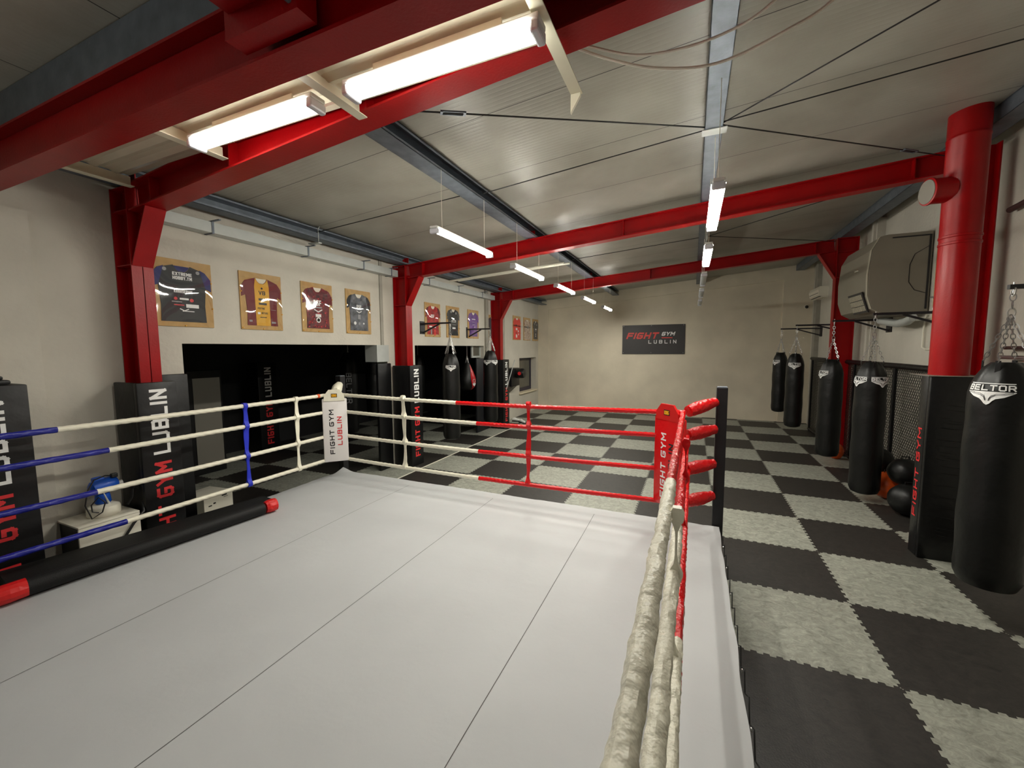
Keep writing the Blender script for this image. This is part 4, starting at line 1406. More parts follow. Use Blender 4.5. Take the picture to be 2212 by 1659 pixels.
# dark room bag with upright maker's word
bx, by = -7.15, 7.05
t = thing('punching_bag', 'black bag in the dark room with BELTOR written downwards', 'punching bag', (bx, by, 0.35), 'black bags in the dark room')
m = MB(); bag_mesh(m, 0.19, 0.35, 2.2, 3)
bmesh.ops.translate(m.bm, verts=list(m.bm.verts), vec=(bx, by, 0)); m.build('body', 'black_bag', t, smooth=True)
m = MB()
an = toward(bx, by); nn = V(math.cos(an), math.sin(an), 0); dd = V(0, 0, 1).cross(nn)
hh = 0.115
m.text('BELTOR', V(bx, by, 1.74) + nn * 0.196 - dd * hh / 2, (0, 0, -1), dd, nn, hh, 0.68 / text_len('BELTOR', hh, 1.0, 0.25), 0.16, 0.25)
m.build('lettering', 'print_grey', t)
m = MB(); m.chain((bx, by, 2.18), (bx, by, 2.7), 0.05, 0.026, 0.004); m.build('chain', 'chain', t)
for k, (x, y) in enumerate(((-6.9, 9.3), (-7.4, 8.1))):
    t = thing('punching_bag', ['black bag in the dark room seen through the second opening', 'black bag deep in the dark room between the two openings'][k], 'punching bag', (x, y, 0.5), 'black bags in the dark room')
    m = MB(); bag_mesh(m, 0.18, 0.5, 2.1, 3 + k)
    bmesh.ops.translate(m.bm, verts=list(m.bm.verts), vec=(x, y, 0)); m.build('body', 'black_bag', t, smooth=True)
    m = MB(); m.chain((x, y, 2.08), (x, y, 2.7), 0.05, 0.026, 0.004); m.build('chain', 'chain', t)

# ------------------------------------------------------------------ round red pipe with side stub
px_, py_ = 2.50, 5.86
t = thing('round_duct', 'fat round glossy red duct standing on the right, with a capped side stub', 'duct', (px_, py_, 1.95))
m = MB()
prof = [(0.155, 1.90), (0.155, 3.30), (0.162, 3.305), (0.162, 3.325), (0.155, 3.33), (0.155, 3.37), (0.163, 3.375), (0.163, 3.395), (0.157, 3.40), (0.158, 4.35), (0.162, 4.355), (0.162, 4.37), (0.158, 4.375), (0.158, 4.39), (0.158, 4.5), (0.158, ceil_z(2.5) + 0.02)]
m.lathe((px_, py_, 0), prof, 40); m.build('pipe', 'red_steel', t, smooth=True)
sd = V(-0.985, -0.17, -0.02).normalized()
m = MB(); m.lathe(V(px_, py_, 3.87) + sd * 0.12, [(0.125, 0), (0.125, 0.17), (0.135, 0.172), (0.135, 0.19), (0.122, 0.195)], 32, sd); m.build('stub', 'red_steel', t, smooth=True)
m = MB(); m.lathe(V(px_, py_, 3.87) + sd * 0.316, [(0.120, 0), (0.118, 0.004)], 32, sd); m.build('stub_cap', 'grey_board', t)
t = thing('column_pad', 'ribbed black pad wrapped round the foot of the round red duct', 'pad', (px_ - 0.04, py_, 0))
m = MB()
X0, X1, Y0, Y1 = 2.27, 2.70, 5.62, 5.83
m.box(X0, X1, Y0, Y0 + 0.05, 0.0, 1.95, 0.01); m.box(X0, X0 + 0.05, Y0 + 0.05, Y1, 0.0, 1.95, 0.01); m.box(X1 - 0.05, X1, Y0 + 0.05, Y1, 0.0, 1.95, 0.01)
rnd = random.Random(3)
for k in range(26):
    z = 0.25 + 1.45 * rnd.random()
    x = X0 + 0.06 + 0.1 * rnd.random(); L_ = 0.08 + 0.14 * rnd.random()
    m.tube([(x, Y0 + 0.001, z + 0.01), (x + L_ / 2, Y0 - 0.002, z), (x + L_, Y0 + 0.001, z - 0.004)], 0.003, 5)
m.build('padding', 'black_ribbed', t, smooth=True)
h = 0.075; wr = 1.70 / text_len('FIGHT GYM LUBLIN', h, 1.0, 0.26)
lettering('FIGHT GYM', (X0 - 0.0005, Y0 + 0.025 + h, 0.42), (0, 0, 1), (0, 1, 0), (-1, 0, 0), h, wr, 0.2, 0.26, 'print_red', t)
m = MB(); m.box(X0 - 0.02, X1 + 0.02, Y0 - 0.005, 6.05, 1.951, 1.956); m.build('top_board', 'grey_board', t)

# ------------------------------------------------------------------ big grey air unit, right wall
t = thing('air_unit', 'large grey wall-mounted air heating unit between the red columns on the right', 'air unit', (2.85, 8.7, 2.75))
ux0, ux1, uy0, uy1, uz0, uz1 = 2.42, XR - 0.02, 8.0, 9.45, 2.76, 3.92
m = MB()
prof = [(ux1, uz0), (ux0 + 0.20, uz0), (ux0 + 0.07, uz0 + 0.08), (ux0 + 0.01, uz0 + 0.28), (ux0, uz0 + 0.6), (ux0 + 0.03, uz1 - 0.2), (ux0 + 0.12, uz1 - 0.02), (ux0 + 0.2, uz1), (ux1, uz1)]
m.prism(prof, (0, uy0, 0), (1, 0, 0), (0, 0, 1), (0, 1, 0), uy1 - uy0)
m.build('casing', 'heater', t)
m = MB()
pr2 = [(x - 0.008 if x < ux1 else x, z) for x, z in prof[1:8]]
for (a, b) in zip(pr2[:-1], pr2[1:]):
    m.bar((a[0] - 0.0, uy0 + 0.05, a[1]), (b[0], uy0 + 0.05, b[1]), 0.06, 0.006, (1, 0, 0))
m.build('trim_band', 'heater_light', t)
m = MB()
g0, g1 = V(ux0 + 0.082, 0, uz0 + 0.07), V(ux0 + 0.002, 0, uz0 + 0.33)
gd = (g1 - g0).normalized(); gn = V(-gd.z, 0, gd.x)
for k in range(3):
    for j in range(14):
        c = g0.lerp(g1, (k + 0.5) / 3) + gn * 0.034 + V(0, uy0 + 0.20 + j * 0.040, 0)
        m.obox(c, gd, (0, 1, 0), gn, 0.040, 0.011, 0.004)
m.build('grille', 'heater_light', t)
m = MB(); m.obox((g0 + g1) / 2 + gn * 0.020 + V(0, uy0 + 0.46, 0), gd, (0, 1, 0), gn, 0.165, 0.31, 0.008); m.build('grille_back', 'black_steel', t)
m = MB(); m.box(ux0 - 0.006, ux0 + 0.02, uy0 + 0.5, uy0 + 0.62, uz0 + 0.72, uz0 + 0.735); m.build('name_strip', 'white_plastic', t)
m = MB(); m.box(ux0 + 0.25, ux1 - 0.02, uy0 - 0.012, uy0, uz1 - 0.06, uz1 - 0.045); m.box(ux1 - 0.04, ux1 - 0.02, uy0 - 0.012, uy0, uz0 + 0.05, uz1 - 0.06); m.build('panel_gap', 'black_steel', t)
m = MB()
xa = ux1 - 0.22
pl = [(xa + 0.18, uz0 + 0.95), (xa + 0.03, uz0 + 0.85), (xa - 0.02, uz0 + 0.7), (xa - 0.02, uz0 + 0.45), (xa + 0.05, uz0 + 0.33), (xa + 0.18, uz0 + 0.28)]
for a, b in zip(pl[:-1], pl[1:]):
    m.bar((a[0], uy0 - 0.002, a[1]), (b[0], uy0 - 0.002, b[1]), 0.004, 0.008, (1, 0, 0))
m.build('hatch_line', 'black_steel', t)
# pipes beside the unit
t = thing('unit_pipes', 'thin copper and black pipes rising beside the grey air unit', 'pipe', (3.06, 7.6, 2.6))
m = MB()
m.tube([(3.08, 7.5, 2.62), (3.08, 7.5, 3.55), (3.08, 7.4, 3.65), (3.08, 7.2, 3.68)], 0.014, 8); m.tube([(3.08, 7.56, 2.62), (3.08, 7.56, 3.5)], 0.010, 8)
m.build('black_pipe', 'dark_cable', t, smooth=True)
m = MB(); m.tube([(3.06, 7.63, 2.62), (3.06, 7.63, 3.6)], 0.009, 8); m.tube([(3.06, 7.68, 2.62), (3.06, 7.68, 3.6)], 0.007, 8); m.build('copper_pipe', 'copper', t, smooth=True)
m = MB(); m.lathe((3.06, 7.63, 2.75), [(0.02, 0), (0.028, 0.02), (0.028, 0.05), (0.018, 0.07)], 10); m.box(3.02, 3.1, 7.55, 7.7, 2.93, 2.95); m.build('valve', 'chain', t)
m = MB(); m.tube([(3.12, 8.0, 2.72), (3.12, 8.02, 2.68), (3.12, 8.05, 2.5), (3.12, 8.05, 2.25), (3.12, 7.95, 2.22), (3.12, 6.9, 2.20)], 0.012, 8)
tag(m.build('drain_pipe', 'white_plastic', smooth=True), 'white drain pipe bending down below the grey air unit', 'pipe')
m = MB(); m.tube([(2.9, 8.95, 2.69), (2.93, 8.7, 2.66), (2.95, 8.4, 2.62), (2.95, 8.1, 2.64), (2.92, 7.85, 2.68)], [0.05, 0.06, 0.06, 0.06, 0.05], 12, True, wrinkle(0.2, 4))
tag(m.build('foil_hose', 'zinc_light', smooth=True), 'crinkled silver hose under the grey air unit', 'hose')

# split air conditioner and camera at the far end
t = thing('air_conditioner', 'small white split air conditioner high on the right wall by the far corner', 'air conditioner', (3.05, 13.7, 3.55))
m = MB(); m.prism([(XR, 3.82), (2.96, 3.82), (2.93, 3.74), (2.95, 3.62), (3.03, 3.54), (XR, 3.53)], (0, 13.05, 0), (1, 0, 0), (0, 0, 1), (0, 1, 0), 0.95); m.build('casing', 'white_plastic', t)
m = MB(); m.box(2.936, 2.95, 13.1, 13.95, 3.655, 3.665); m.box(2.97, 3.0, 13.1, 13.95, 3.565, 3.575); m.build('outlet', 'black_steel', t)
t = thing('security_camera', 'small white dome camera on the far wall near the right corner', 'camera', (2.9, YF - 0.1, 3.42))
m = MB(); m.lathe((3.0, YF - 0.062, 3.43), [(0.055, 0), (0.055, 0.03)], 16, (0, -1, 0)); m.build('base', 'white_plastic', t, smooth=True)
m = MB(); m.sphere((3.0, YF - 0.11, 3.42), 0.045); m.build('dome', 'print_black', t, smooth=True)

# pipes on the right wall
m = MB(); m.tube([(3.09, 1.5, 4.05), (3.09, 6.35, 3.72)], 0.03, 10); tag(m.build('rusty_pipe', 'rust', smooth=True), 'dark rusty pipe running high along the right wall behind the round duct', 'pipe')
m = MB(); m.tube([(3.05, 1.5, 2.14), (3.05, 6.2, 2.14)], 0.022, 10); tag(m.build('wall_pipe', 'chain', smooth=True), 'shiny steel pipe along the right wall behind the largest bag', 'pipe', 'pipes behind the largest bag')
m = MB(); m.tube([(3.08, 1.5, 2.26), (3.08, 6.2, 2.24)], 0.018, 10); tag(m.build('wall_pipe', 'rust', smooth=True), 'dark pipe just above the shiny one on the right wall', 'pipe', 'pipes behind the largest bag')

# ------------------------------------------------------------------ cage fence along the right wall
FXC = 3.0
t = thing('cage_fence', 'black framed chain-link cage fence with padded top rail along the right wall', 'fence', (FXC, 10.4, 0))
fy = [6.75, 8.45, 10.25, 12.1, 13.4]
for y in fy:
    if abs(y - 10.68) < 0.3: y = 10.3
    m = MB(); m.box(FXC - 0.05, FXC - 0.005, y - 0.035, y + 0.035, 0, 1.93, 0.008); m.build('post', 'black_pad', t)
segs = [(6.75, 10.5), (10.9, 13.4)]
m = MB(); m.tube([(FXC - 0.03, 6.7, 1.95), (FXC - 0.03, 8.4, 1.955), (FXC - 0.03, 10.25, 1.95), (FXC - 0.03, 13.45, 1.95)], 0.045, 12); m.build('top_rail', 'black_pad', t, smooth=True)
m = MB(); m.tube([(FXC - 0.03, 6.7, 0.04), (FXC - 0.03, 13.45, 0.04)], 0.03, 8); m.build('bottom_rail', 'black_pad', t)
m = MB()
pitch = 0.062
H0, H1 = 0.05, 1.92
slope = 1.35     # rise per metre
xw = FXC - 0.01
y = 6.78 - (H1 - H0) / slope
def seg3(m, a, b, r):
    a, b = Vector(a), Vector(b)
    d = (b - a).normalized()
    u = V(1, 0, 0); w_ = d.cross(u)
    ra = [m.bm.verts.new(a + (u * math.cos(k * 2.094) + w_ * math.sin(k * 2.094)) * r) for k in range(3)]
    rb = [m.bm.verts.new(b + (u * math.cos(k * 2.094) + w_ * math.sin(k * 2.094)) * r) for k in range(3)]
    for k in range(3):
        m.bm.faces.new((ra[k], ra[(k + 1) % 3], rb[(k + 1) % 3], rb[k]))
while y < 13.38:
    for sg in (1, -1):
        ya, yb = y, y + (H1 - H0) / slope
        za, zb = (H0, H1) if sg > 0 else (H1, H0)
        # clip to the fence length
        if ya < 6.78:
            q_ = (6.78 - ya) / (yb - ya); za = za + (zb - za) * q_; ya = 6.78
        if yb > 13.38:
            q_ = (13.38 - ya) / (yb - ya); zb = za + (zb - za) * q_; yb = 13.38
        if yb - ya > 0.01:
            seg3(m, (xw, ya, za), (xw, yb, zb), 0.005)
    y += pitch
m.build('chain_link', 'wire', t)

# training balls and bags on the floor by the fence
def blob(o, r, mt, name, lab, sc=(1, 1, 1), extra=None, grp='round training bags on the floor'):
    t = thing(name, lab, 'training ball', (o[0], o[1], o[2] - r * sc[2]), grp)
    m = MB(); m.sphere(o, r, 28, 18, sc, lambda d: 1 + 0.04 * noise.noise(d * 2.5 + Vector((o[1], 0, 0)))); m.build('shell', mt, t, smooth=True)
    m = MB(); m.tube([(o[0] - 0.04, o[1], o[2] + r * sc[2] - 0.01), (o[0] - 0.04, o[1], o[2] + r * sc[2] + 0.03), (o[0] + 0.04, o[1], o[2] + r * sc[2] + 0.03), (o[0] + 0.04, o[1], o[2] + r * sc[2] - 0.01)], 0.008, 8); m.build('handle', 'black_pad', t)
    if extra:
        c = V(*o); n = V(-0.75, -0.62, 0.3).normalized()
        m = MB(); m.lathe(c + n * r * 0.93, [(0.10, 0), (0.09, 0.02), (0.05, 0.035)], 20, n); m.build('patch', extra, t, smooth=True)
    return t
blob((2.72, 7.72, 0.20), 0.20, 'orange_vinyl', 'training_ball', 'orange round training bag with yellow patch on the floor by the fence')
blob((2.70, 7.02, 0.21), 0.21, 'black_bag', 'training_ball', 'glossy black round training bag on the floor next to the round duct pad')
blob((2.78, 7.38, 0.50), 0.19, 'black_bag', 'training_ball', 'black round training bag lying on top of the others by the fence')
blob((2.74, 8.12, 0.48), 0.19, 'black_bag', 'training_ball', 'black round training bag behind the orange one, half hidden by a hanging bag')
m = MB(); m.sphere((2.73, 8.14, 0.145), 0.145, 20, 12); tag(m.build('training_ball', 'yellow_vinyl', smooth=True), 'small yellow ball peeking out behind the orange training bag', 'training ball')
t = blob((2.72, 10.12, 0.16), 0.13, 'orange_vinyl', 'training_bag', 'orange training bag standing upright by the fence behind the bags', (1, 1, 1.3))

# ------------------------------------------------------------------ framed jerseys
def jersey(y0, y1, body, lab, style, tone='print_white', z0=2.53, z1=3.27):
    """board on the left wall with a shirt pinned on it under a clear foil"""
    t = thing('framed_jersey', lab, 'framed jersey', (XL, (y0 + y1) / 2, z0), 'jerseys framed on the left wall')
    w_, h_ = y1 - y0, z1 - z0
    m = MB(); m.box(XL + 0.001, XL + 0.016, y0, y1, z0, z1, 0.003); m.build('backing_board', 'cork', t)
    yc = (y0 + y1) / 2
    W2 = w_ / 2 - 0.015
    B = W2 * 0.80
    top = z1 - 0.075
    bot = z0 + 0.055
    H = top - bot
    if style.get('full'):
        B = W2; bot = z0 + 0.02
    out = [(-B * 0.96, bot), (B * 0.96, bot), (B * 0.93, bot + H * 0.3), (B, top - H * 0.36), (W2, top - H * 0.40), (W2 * 0.99, top - H * 0.18), (W2 * 0.80, top - H * 0.06), (B * 0.36, top + 0.012),
           (B * 0.27, top - 0.03), (B * 0.12, top - 0.058), (-B * 0.12, top - 0.058), (-B * 0.27, top - 0.03), (-B * 0.36, top + 0.012), (-W2 * 0.80, top - H * 0.06), (-W2 * 0.99, top - H * 0.18), (-W2, top - H * 0.40), (-B, top - H * 0.36), (-B * 0.93, bot + H * 0.3)]
    xs_ = XL + 0.0165
    m = MB(); m.prism(out, (xs_, yc, 0), (0, 1, 0), (0, 0, 1), (1, 0, 0), 0.006); sh = m.build('shirt', body, t)
    # inner neck
    m = MB()
    neck = [(-B * 0.33, top + 0.004), (B * 0.33, top + 0.004), (B * 0.26, top - 0.028), (B * 0.12, top - 0.055), (-B * 0.12, top - 0.055), (-B * 0.26, top - 0.028)]
    m.prism(neck, (xs_ - 0.0003, yc, 0), (0, 1, 0), (0, 0, 1), (1, 0, 0), 0.003); m.build('neck_lining', style.get('neck', 'white_cloth'), t)
    f = xs_ + 0.0062
    if 'center' in style:
        m = MB(); m.prism([(-B * 0.42, bot), (B * 0.48, bot), (B * 0.46, top - 0.1), (B * 0.38, top + 0.010), (B * 0.28, top - 0.032), (B * 0.13, top - 0.062), (-B * 0.13, top - 0.062), (-B * 0.28, top - 0.032), (-B * 0.38, top + 0.010), (-B * 0.46, top - 0.1)], (f, yc, 0), (0, 1, 0), (0, 0, 1), (1, 0, 0), 0.0015)
        m.build('center_panel', style['center'], t)
        f += 0.0017
    if 'sleeve' in style:
        for sg in (-1, 1):
            m = MB(); m.prism([(sg * B, top - H * 0.36), (sg * W2, top - H * 0.40), (sg * W2 * 0.99, top - H * 0.18), (sg * W2 * 0.80, top - H * 0.06), (sg * B * 0.75, top - H * 0.015)], (f, yc, 0), (0, 1, 0), (0, 0, 1), (1, 0, 0), 0.0012)
            m.build('sleeve', style['sleeve'], t)
    for (wd, dy, zz, hh, wr, mt) in style.get('text', []):
        m = MB(); m.text(wd, (f, yc + dy, zz), (0, 1, 0), (0, 0, 1), (1, 0, 0), hh, wr, 0.2, 0.2, 0.0012, 0, True); m.build('print', mt, t)
    for (ya, yb, za, zb, mt) in style.get('rect', []):
        m = MB(); m.box(f, f + 0.0012, yc + ya, yc + yb, za, zb); m.build('print_patch', mt, t)
    for (ya, za, r_, mt) in style.get('disc', []):
        m = MB(); m.lathe((f, yc + ya, za), [(r_, 0), (r_, 0.0012)], 14, (1, 0, 0)); m.build('print_disc', mt, t)
    if 'spots' in style:
        rn = random.Random(len(lab))
        m = MB()
        for k in range(60):
            yy = (rn.random() * 2 - 1) * B * 0.85; q_ = rn.random() ** 1.6; zz = bot + 0.02 + q_ * H * 0.75
            s_ = 0.003 + 0.006 * rn.random()
            m.box(f, f + 0.0008, yc + yy - s_, yc + yy + s_, zz - s_, zz + s_)
        m.build('print_spots', style['spots'], t)
    if 'chev' in style:
        zz, s_, mt = style['chev']
        m = MB()
        for sg in (-1, 1):
            m.bar((f + 0.0006, yc + sg * s_, zz), (f + 0.0006, yc, zz - s_ * 0.5), 0.0012, s_ * 0.22, (0, 0, 1))
        m.build('print_chevron', mt, t)
    # clear foil pinned over the board, gently bulging
    m = MB()
    N = 14
    g_ = []
    for j in range(N + 1):
        row = []
        for i in range(N + 1):
            a, b = i / N, j / N
            bulge = 0.016 * (16 * a * (1 - a) * b * (1 - b)) ** 0.5 + 0.006 * noise.noise(Vector((a * 2.2 + y0 * 3, b * 2.6, 0)))
            row.append(m.bm.verts.new((XL + 0.030 + bulge, y0 + 0.004 + (w_ - 0.008) * a, z0 + 0.004 + (h_ - 0.008) * b)))
        g_.append(row)
    for j in range(N):
        for i in range(N):
            m.bm.faces.new((g_[j][i], g_[j][i + 1], g_[j + 1][i + 1], g_[j + 1][i]))
    m.build('clear_foil', 'foil', t, smooth=True)
    m = MB()
    for (a, b) in ((0.02, 0.03), (0.5, 0.015), (0.98, 0.3), (0.98, 0.7), (0.02, 0.65)):
        m.lathe((XL + 0.016, y0 + w_ * a, z0 + h_ * b), [(0.006, 0), (0.006, 0.02)], 8, (1, 0, 0))
    m.build('pin', 'print_yellow', t)
    return t
W, Bk, Rd, Gy = 'print_white', 'print_black', 'print_red', 'print_grey'
jersey(2.51, 3.13, 'ink', 'framed dark navy jersey with EXTREME HOBBY print, nearest the ring', dict(sleeve='navyblue', neck='navyblue',
    text=[('EXTREME', 0, 3.095, 0.036, 0.82, W), ('HOBBY.TM', 0, 3.05, 0.036, 0.78, W), ('KRANSERWIS', 0, 2.905, 0.032, 0.66, W)],
    disc=[(-0.08, 2.84, 0.017, Rd), (0.08, 2.83, 0.02, Rd), (-0.17, 3.15, 0.02, Gy), (0.16, 3.15, 0.02, Gy)],
    rect=[(0.02, 0.15, 2.745, 2.785, W), (-0.04, 0.05, 2.83, 2.85, W), (-0.12, -0.02, 2.80, 2.81, Gy), (-0.02, 0.1, 2.70, 2.708, W), (-0.1, 0.0, 2.765, 2.775, Rd)], chev=(2.73, 0.045, W)))
jersey(3.46, 4.04, 'maroon', 'framed maroon jersey with a yellow centre panel', dict(center='gold',
    text=[('VB', 0, 2.99, 0.052, 1.0, Bk), ('POTRE', -0.02, 2.80, 0.024, 0.9, Bk), ('NITUS', 0.025, 2.74, 0.024, 0.9, Bk)],
    rect=[(-0.05, 0.06, 2.915, 2.945, Bk), (-0.05, 0.06, 2.86, 2.888, Bk), (-0.04, 0.05, 2.69, 2.70, Bk), (-0.07, -0.035, 2.735, 2.762, 'print_white'), (-0.18, -0.1, 2.75, 2.755, Gy), (0.12, 0.19, 2.80, 2.805, Gy), (0.12, 0.18, 2.62, 2.645, Gy), (-0.19, -0.15, 2.63, 2.655, Gy)],
    disc=[(0.0, 3.075, 0.014, Bk)]))
jersey(4.36, 4.93, 'wine', 'framed dark red speckled jersey with DSF print', dict(spots='print_red', sleeve='maroon',
    text=[('DSF', -0.01, 2.93, 0.085, 0.62, W)], rect=[(-0.08, 0.07, 2.895, 2.915, Gy), (-0.05, 0.05, 2.76, 2.805, W)], disc=[(0, 2.715, 0.042, W), (0, 2.715, 0.026, Gy)], chev=(2.875, 0.075, W)))
jersey(5.21, 5.78, 'smoke', 'framed black and grey jersey with a small DSF print, left of the middle column', dict(sleeve='ink',
    text=[('DSF', 0, 2.965, 0.055, 0.75, W)], rect=[(-0.045, 0.045, 2.94, 2.95, W), (-0.028, 0.028, 2.78, 2.86, Gy)], disc=[(-0.10, 2.71, 0.028, W), (0, 2.705, 0.025, Gy), (0.10, 2.71, 0.016, W)], chev=(2.92, 0.06, W)))
jersey(7.41, 8.00, 'crimson', 'framed bright red jersey behind the first left wall bracket', dict(sleeve='wine', text=[('DSF', -0.02, 2.95, 0.07, 0.7, W)], rect=[(-0.15, -0.05, 2.74, 2.77, W), (0.0, 0.1, 2.73, 2.75, W), (-0.10, -0.05, 2.58, 2.70, 'print_grey'), (0.03, 0.09, 2.56, 2.70, 'scarlet')]))
jersey(8.26, 8.84, 'ink', 'framed black jersey between the red and the purple one', dict(sleeve='coal', rect=[(-0.08, 0.11, 2.90, 2.95, W), (-0.06, 0.09, 2.912, 2.938, Rd), (-0.06, 0.1, 2.84, 2.85, Gy), (-0.05, 0.09, 2.74, 2.78, W)], disc=[(-0.1, 3.14, 0.03, Gy), (0.12, 3.12, 0.03, Gy)]))
jersey(9.25, 9.83, 'purple', 'framed purple jersey above the second left wall bracket', dict(rect=[(-0.08, 0.1, 3.02, 3.04, W), (-0.07, 0.08, 2.95, 2.96, Gy), (-0.05, 0.08, 2.88, 2.89, W), (0.04, 0.08, 2.82, 2.84, W)]))
jersey(10.0 + 0.37, 10.88, 'coal', 'framed jersey mostly hidden behind the farthest left column', dict(), z0=2.50, z1=3.22)
jersey(12.15, 12.79, 'scarlet', 'framed scarlet jersey, first of the far group above the window', dict(full=True, rect=[(-0.1, 0.02, 2.86, 2.93, W), (-0.1, -0.04, 2.76, 2.79, Bk), (-0.1, 0.0, 2.62, 2.72, W), (0.06, 0.14, 2.80, 2.86, W), (0.1, 0.14, 2.70, 2.76, W), (-0.12, -0.02, 2.98, 3.04, Bk)]), z0=2.54, z1=3.32)
jersey(13.06, 13.69, 'bone', 'framed white and brown patterned jersey, middle of the far group', dict(full=True, disc=[(0.05, 3.0, 0.06, Gy)], sleeve='maroon'), z0=2.54, z1=3.32)
jersey(13.92, 14.50, 'coal', 'framed charcoal jersey, last of the far group by the corner', dict(rect=[(-0.06, 0.08, 2.93, 2.98, W), (-0.05, 0.07, 2.88, 2.90, Gy)], disc=[(0.0, 2.78, 0.03, W), (0.0, 2.71, 0.03, W), (-0.1, 3.15, 0.04, Gy), (0.12, 3.12, 0.04, Gy)]), z0=2.54, z1=3.32)

# ------------------------------------------------------------------ gym sign on the far wall
t = thing('gym_sign', 'dark rectangular sign reading FIGHT GYM LUBLIN on the far wall', 'sign', (-1.23, YF, 2.05))
sx0, sx1, sz0, sz1 = -2.23, -0.235, 2.05, 3.03
m = MB(); m.box(sx0, sx1, YF - 0.02, YF, sz0, sz1, 0.003); bd = m.build('board', mat('sign_board', srgb(52, 50, 50), 0.5), t)
f = YF - 0.0205
S2 = (sx1 - sx0) / 1120.0    # sign pixels in the reference crop to metres
def sgn(px, pz): return (sx0 + (px - 385) * S2, f, sz1 - (pz - 1035) * S2 * 0.97)
h = 120 * S2
m = MB(); m.text('FIGHT', sgn(455, 1305), (1, 0, 0), (0, 0, 1), (0, -1, 0), h, 565 * S2 / text_len('FIGHT', h, 1, 0.2), 0.24, 0.2, 0.002, 0.35); m.build('lettering', 'print_brand_red', t, label='red slanted word FIGHT')
h = 70 * S2
m = MB(); m.text('GYM', sgn(1095, 1250), (1, 0, 0), (0, 0, 1), (0, -1, 0), h, 225 * S2 / text_len('GYM', h, 1, 0.2), 0.24, 0.2, 0.002, 0.3); m.build('lettering', 'print_white', t, label='white slanted word GYM')
h = 66 * S2
m = MB(); m.text('LUBLIN', sgn(868, 1398), (1, 0, 0), (0, 0, 1), (0, -1, 0), h, 490 * S2 / text_len('LUBLIN', h, 1, 0.75), 0.17, 0.75, 0.002); m.build('lettering', 'print_white', t, label='white spaced word LUBLIN')
m = MB(); a = sgn(1100, 1282); b = sgn(1290, 1282); m.bar(V(*a) + V(0, -0.001, -0.01), V(*b) + V(0, -0.001, -0.01), 0.002, 0.03, (0, 0, 1)); m.build('underline', 'print_brand_red', t)
m = MB()
for x in (sx0 + 0.04, (sx0 + sx1) / 2 - 0.05, sx1 - 0.05):
    for z in (sz0 + 0.05, sz1 - 0.03):
        m.lathe((x, f, z), [(0.010, 0), (0.008, 0.006)], 8, (0, -1, 0))
m.build('screw', 'chain', t)

# ------------------------------------------------------------------ fogger on its white box, white carton by the opening
t = thing('equipment_box', 'white topped black equipment box standing by the left wall under the blue fogger', 'box', (-5.06, 1.83, 0))
m = MB(); m.box(-5.26, -4.885, 1.66, 2.08, 0.0, 0.70, 0.01); m.build('body', 'black_steel', t)
m = MB(); m.box(-5.27, -4.86, 1.645, 2.085, 0.703, 0.722, 0.006, 2); m.box(-4.882, -4.86, 1.645, 2.085, 0.25, 0.703, 0.006, 2); m.build('lid', 'white_plastic', t, smooth=True)
fx, fy_, fz = -5.06, 1.90, 0.723
t = thing('fogger', 'blue and white spraying machine standing on the white box', 'spraying machine', (fx, fy_, fz))
m = MB(); m.lathe((fx, fy_, fz), [(0.115, 0), (0.12, 0.01), (0.12, 0.065), (0.112, 0.085), (0.07, 0.105), (0.03, 0.11)], 32); m.build('tank', 'white_plastic', t, smooth=True)
m = MB(); m.lathe((fx, fy_, fz), [(0.045, 0.10), (0.06, 0.12), (0.055, 0.17), (0.05, 0.20)], 20)
m.lathe((fx + 0.01, fy_ - 0.09, fz + 0.26), [(0.04, 0), (0.065, 0.02), (0.072, 0.09), (0.065, 0.16), (0.045, 0.20)], 20, (0, 1, 0.15))
m.box(fx - 0.05, fx + 0.03, fy_ - 0.06, fy_ + 0.02, fz + 0.31, fz + 0.36, 0.015); m.build('motor_head', 'blue_plastic', t, smooth=True)
m = MB(); m.lathe((fx + 0.06, fy_ + 0.02, fz + 0.10), [(0.010, 0), (0.004, 0.13)], 10, (0.2, -0.35, 1)); m.lathe((fx + 0.03, fy_ + 0.10, fz + 0.27), [(0.018, 0), (0.024, 0.04)], 12, (0, 1, 0.1)); m.build('nozzle', 'lamp_body', t, smooth=True)
m = MB()
loop = [V(fx + 0.06, fy_ - 0.02 + 0.1, fz + 0.36)]
pts = [(0.05, 0.06, 0.36), (0.08, 0.0, 0.38), (0.08, -0.08, 0.36), (0.09, -0.13, 0.28), (0.10, -0.16, 0.15), (0.12, -0.13, 0.02), (0.13, -0.06, 0.06), (0.12, -0.03, 0.14), (0.11, -0.07, 0.20), (0.10, -0.12, 0.14), (0.11, -0.12, 0.08), (0.12, -0.08, 0.06)]
m.tube([(fx + a, fy_ + b, fz + c) for a, b, c in pts], 0.006, 6); m.box(fx + 0.03, fx + 0.07, fy_ + 0.05, fy_ + 0.10, fz + 0.34, fz + 0.38, 0.008); m.build('cord', 'dark_cable', t)
m = MB(); m.tube([(fx + 0.10, fy_ + 0.14, fz + 0.06), (fx + 0.12, fy_ + 0.17, fz + 0.12), (fx + 0.12, fy_ + 0.18, fz + 0.2), (fx + 0.1, fy_ + 0.21, fz + 0.24), (fx + 0.12, fy_ + 0.25, fz + 0.16), (fx + 0.12, fy_ + 0.25, fz + 0.08), (fx + 0.20, fy_ + 0.215, fz - 0.02), (fx + 0.225, fy_ + 0.12, fz - 0.10), (fx + 0.225, fy_ + 0.05, fz - 0.2)], 0.012, 8)
tag(m.build('black_hose', 'dark_cable', smooth=True), 'black hose curling beside the fogger in front of the printed pad', 'hose')

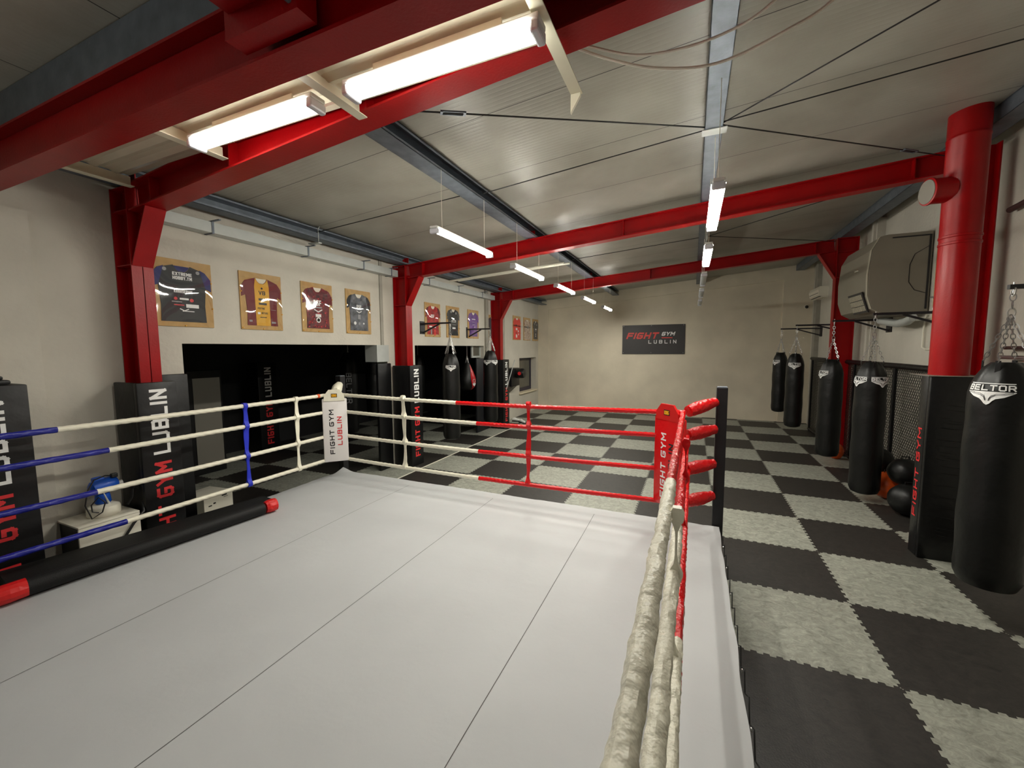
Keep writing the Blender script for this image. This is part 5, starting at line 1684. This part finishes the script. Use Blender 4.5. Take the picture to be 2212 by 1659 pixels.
t = thing('carton', 'white cardboard carton with dark printing lying in the first opening', 'carton', (-6.12, 3.38, 0))
cxx, cyy = -6.12, 3.38
dx_ = V(0.995, 0.10, 0).normalized(); dy_ = V(-0.10, 0.995, 0).normalized()
m = MB(); m.obox((cxx, cyy, 0.15), dx_, dy_, (0, 0, 1), 0.22, 0.20, 0.15, 0.004); m.build('box', 'white_plastic', t)
m = MB()
fcen = V(cxx, cyy, 0.19) + dx_ * 0.2215
for (a, z, l_, hh) in ((-0.12, -0.02, 0.022, 0.008), (-0.06, 0.0, 0.016, 0.010), (0.08, 0.07, 0.035, 0.008), (0.10, 0.045, 0.03, 0.003)):
    m.obox(fcen + dy_ * a + V(0, 0, z), dx_, dy_, (0, 0, 1), 0.001, l_, hh)
m.build('printing', 'print_black', t)

# uppercut wall bag and stick past the third column, shoes on the floor
t = thing('wall_bag', 'black uppercut wall bag with a round red badge left of the far window', 'wall bag', (-5.1, 11.6, 1.1))
m = MB(); m.box(XL, XL + 0.30, 11.36, 12.0, 1.10, 1.66, 0.02); m.build('block', 'black_pad', t, smooth=True)
m = MB(); m.lathe((XL + 0.30, 11.75, 1.50), [(0.15, 0), (0.155, 0.05), (0.155, 0.22), (0.13, 0.27)], 24, (1, 0, 0)); m.build('nose', 'black_bag', t, smooth=True)
m = MB(); m.lathe((XL + 0.46, 11.6, 1.50), [(0.055, 0), (0.055, 0.006)], 20, (0, -1, 0)); m.build('badge', 'print_red', t)
m = MB(); m.prism([(0, 0), (0.28, 0), (0.04, -0.22), (0, -0.22)], (XL + 0.01, 11.5, 1.10), (1, 0, 0), (0, 0, 1), (0, 1, 0), 0.3); m.build('support', 'grey_board', t)
m = MB(); m.tube([(-4.83, 10.6, 1.10), (-4.83, 11.22, 1.92)], 0.012, 8); tag(m.build('stick', 'zinc_light', smooth=True), 'thin grey stick leaning beside the farthest printed pad', 'stick')
def shoe(x, y, an, lab):
    t = thing('shoe', lab, 'shoe', (x, y, 0), 'black and white trainers by the farthest left column')
    c, s_ = math.cos(an), math.sin(an)
    d = V(c, s_, 0); e = V(-s_, c, 0)
    m = MB()
    m.obox(V(x, y, 0.016), d, e, (0, 0, 1), 0.14, 0.048, 0.015, 0.012); m.build('sole', 'print_black', t)
    m = MB()
    N = 12
    pth = [V(x, y, 0) + d * (-0.125 + 0.25 * k / N) + V(0, 0, 0.05 + 0.028 * math.exp(-((k - 3) / 3.2) ** 2)) for k in range(N + 1)]
    rd = [0.030, 0.042, 0.047, 0.048, 0.047, 0.045, 0.042, 0.041, 0.041, 0.041, 0.038, 0.031, 0.016]
    m.tube(pth, rd, 14); m.build('upper', 'shoe_white', t, smooth=True)
    m = MB()
    for k in range(4):
        p = V(x, y, 0.100 - 0.008 * k) + d * (-0.015 + 0.03 * k)
        m.bar(p - e * 0.024, p + e * 0.024, 0.010, 0.006)
    m.build('laces', 'print_black', t)
shoe(-4.95, 11.62, 0.2, 'left one of the trainers on the floor by the farthest left column')
shoe(-4.66, 11.40, -0.5, 'right one of the trainers on the floor by the farthest left column')
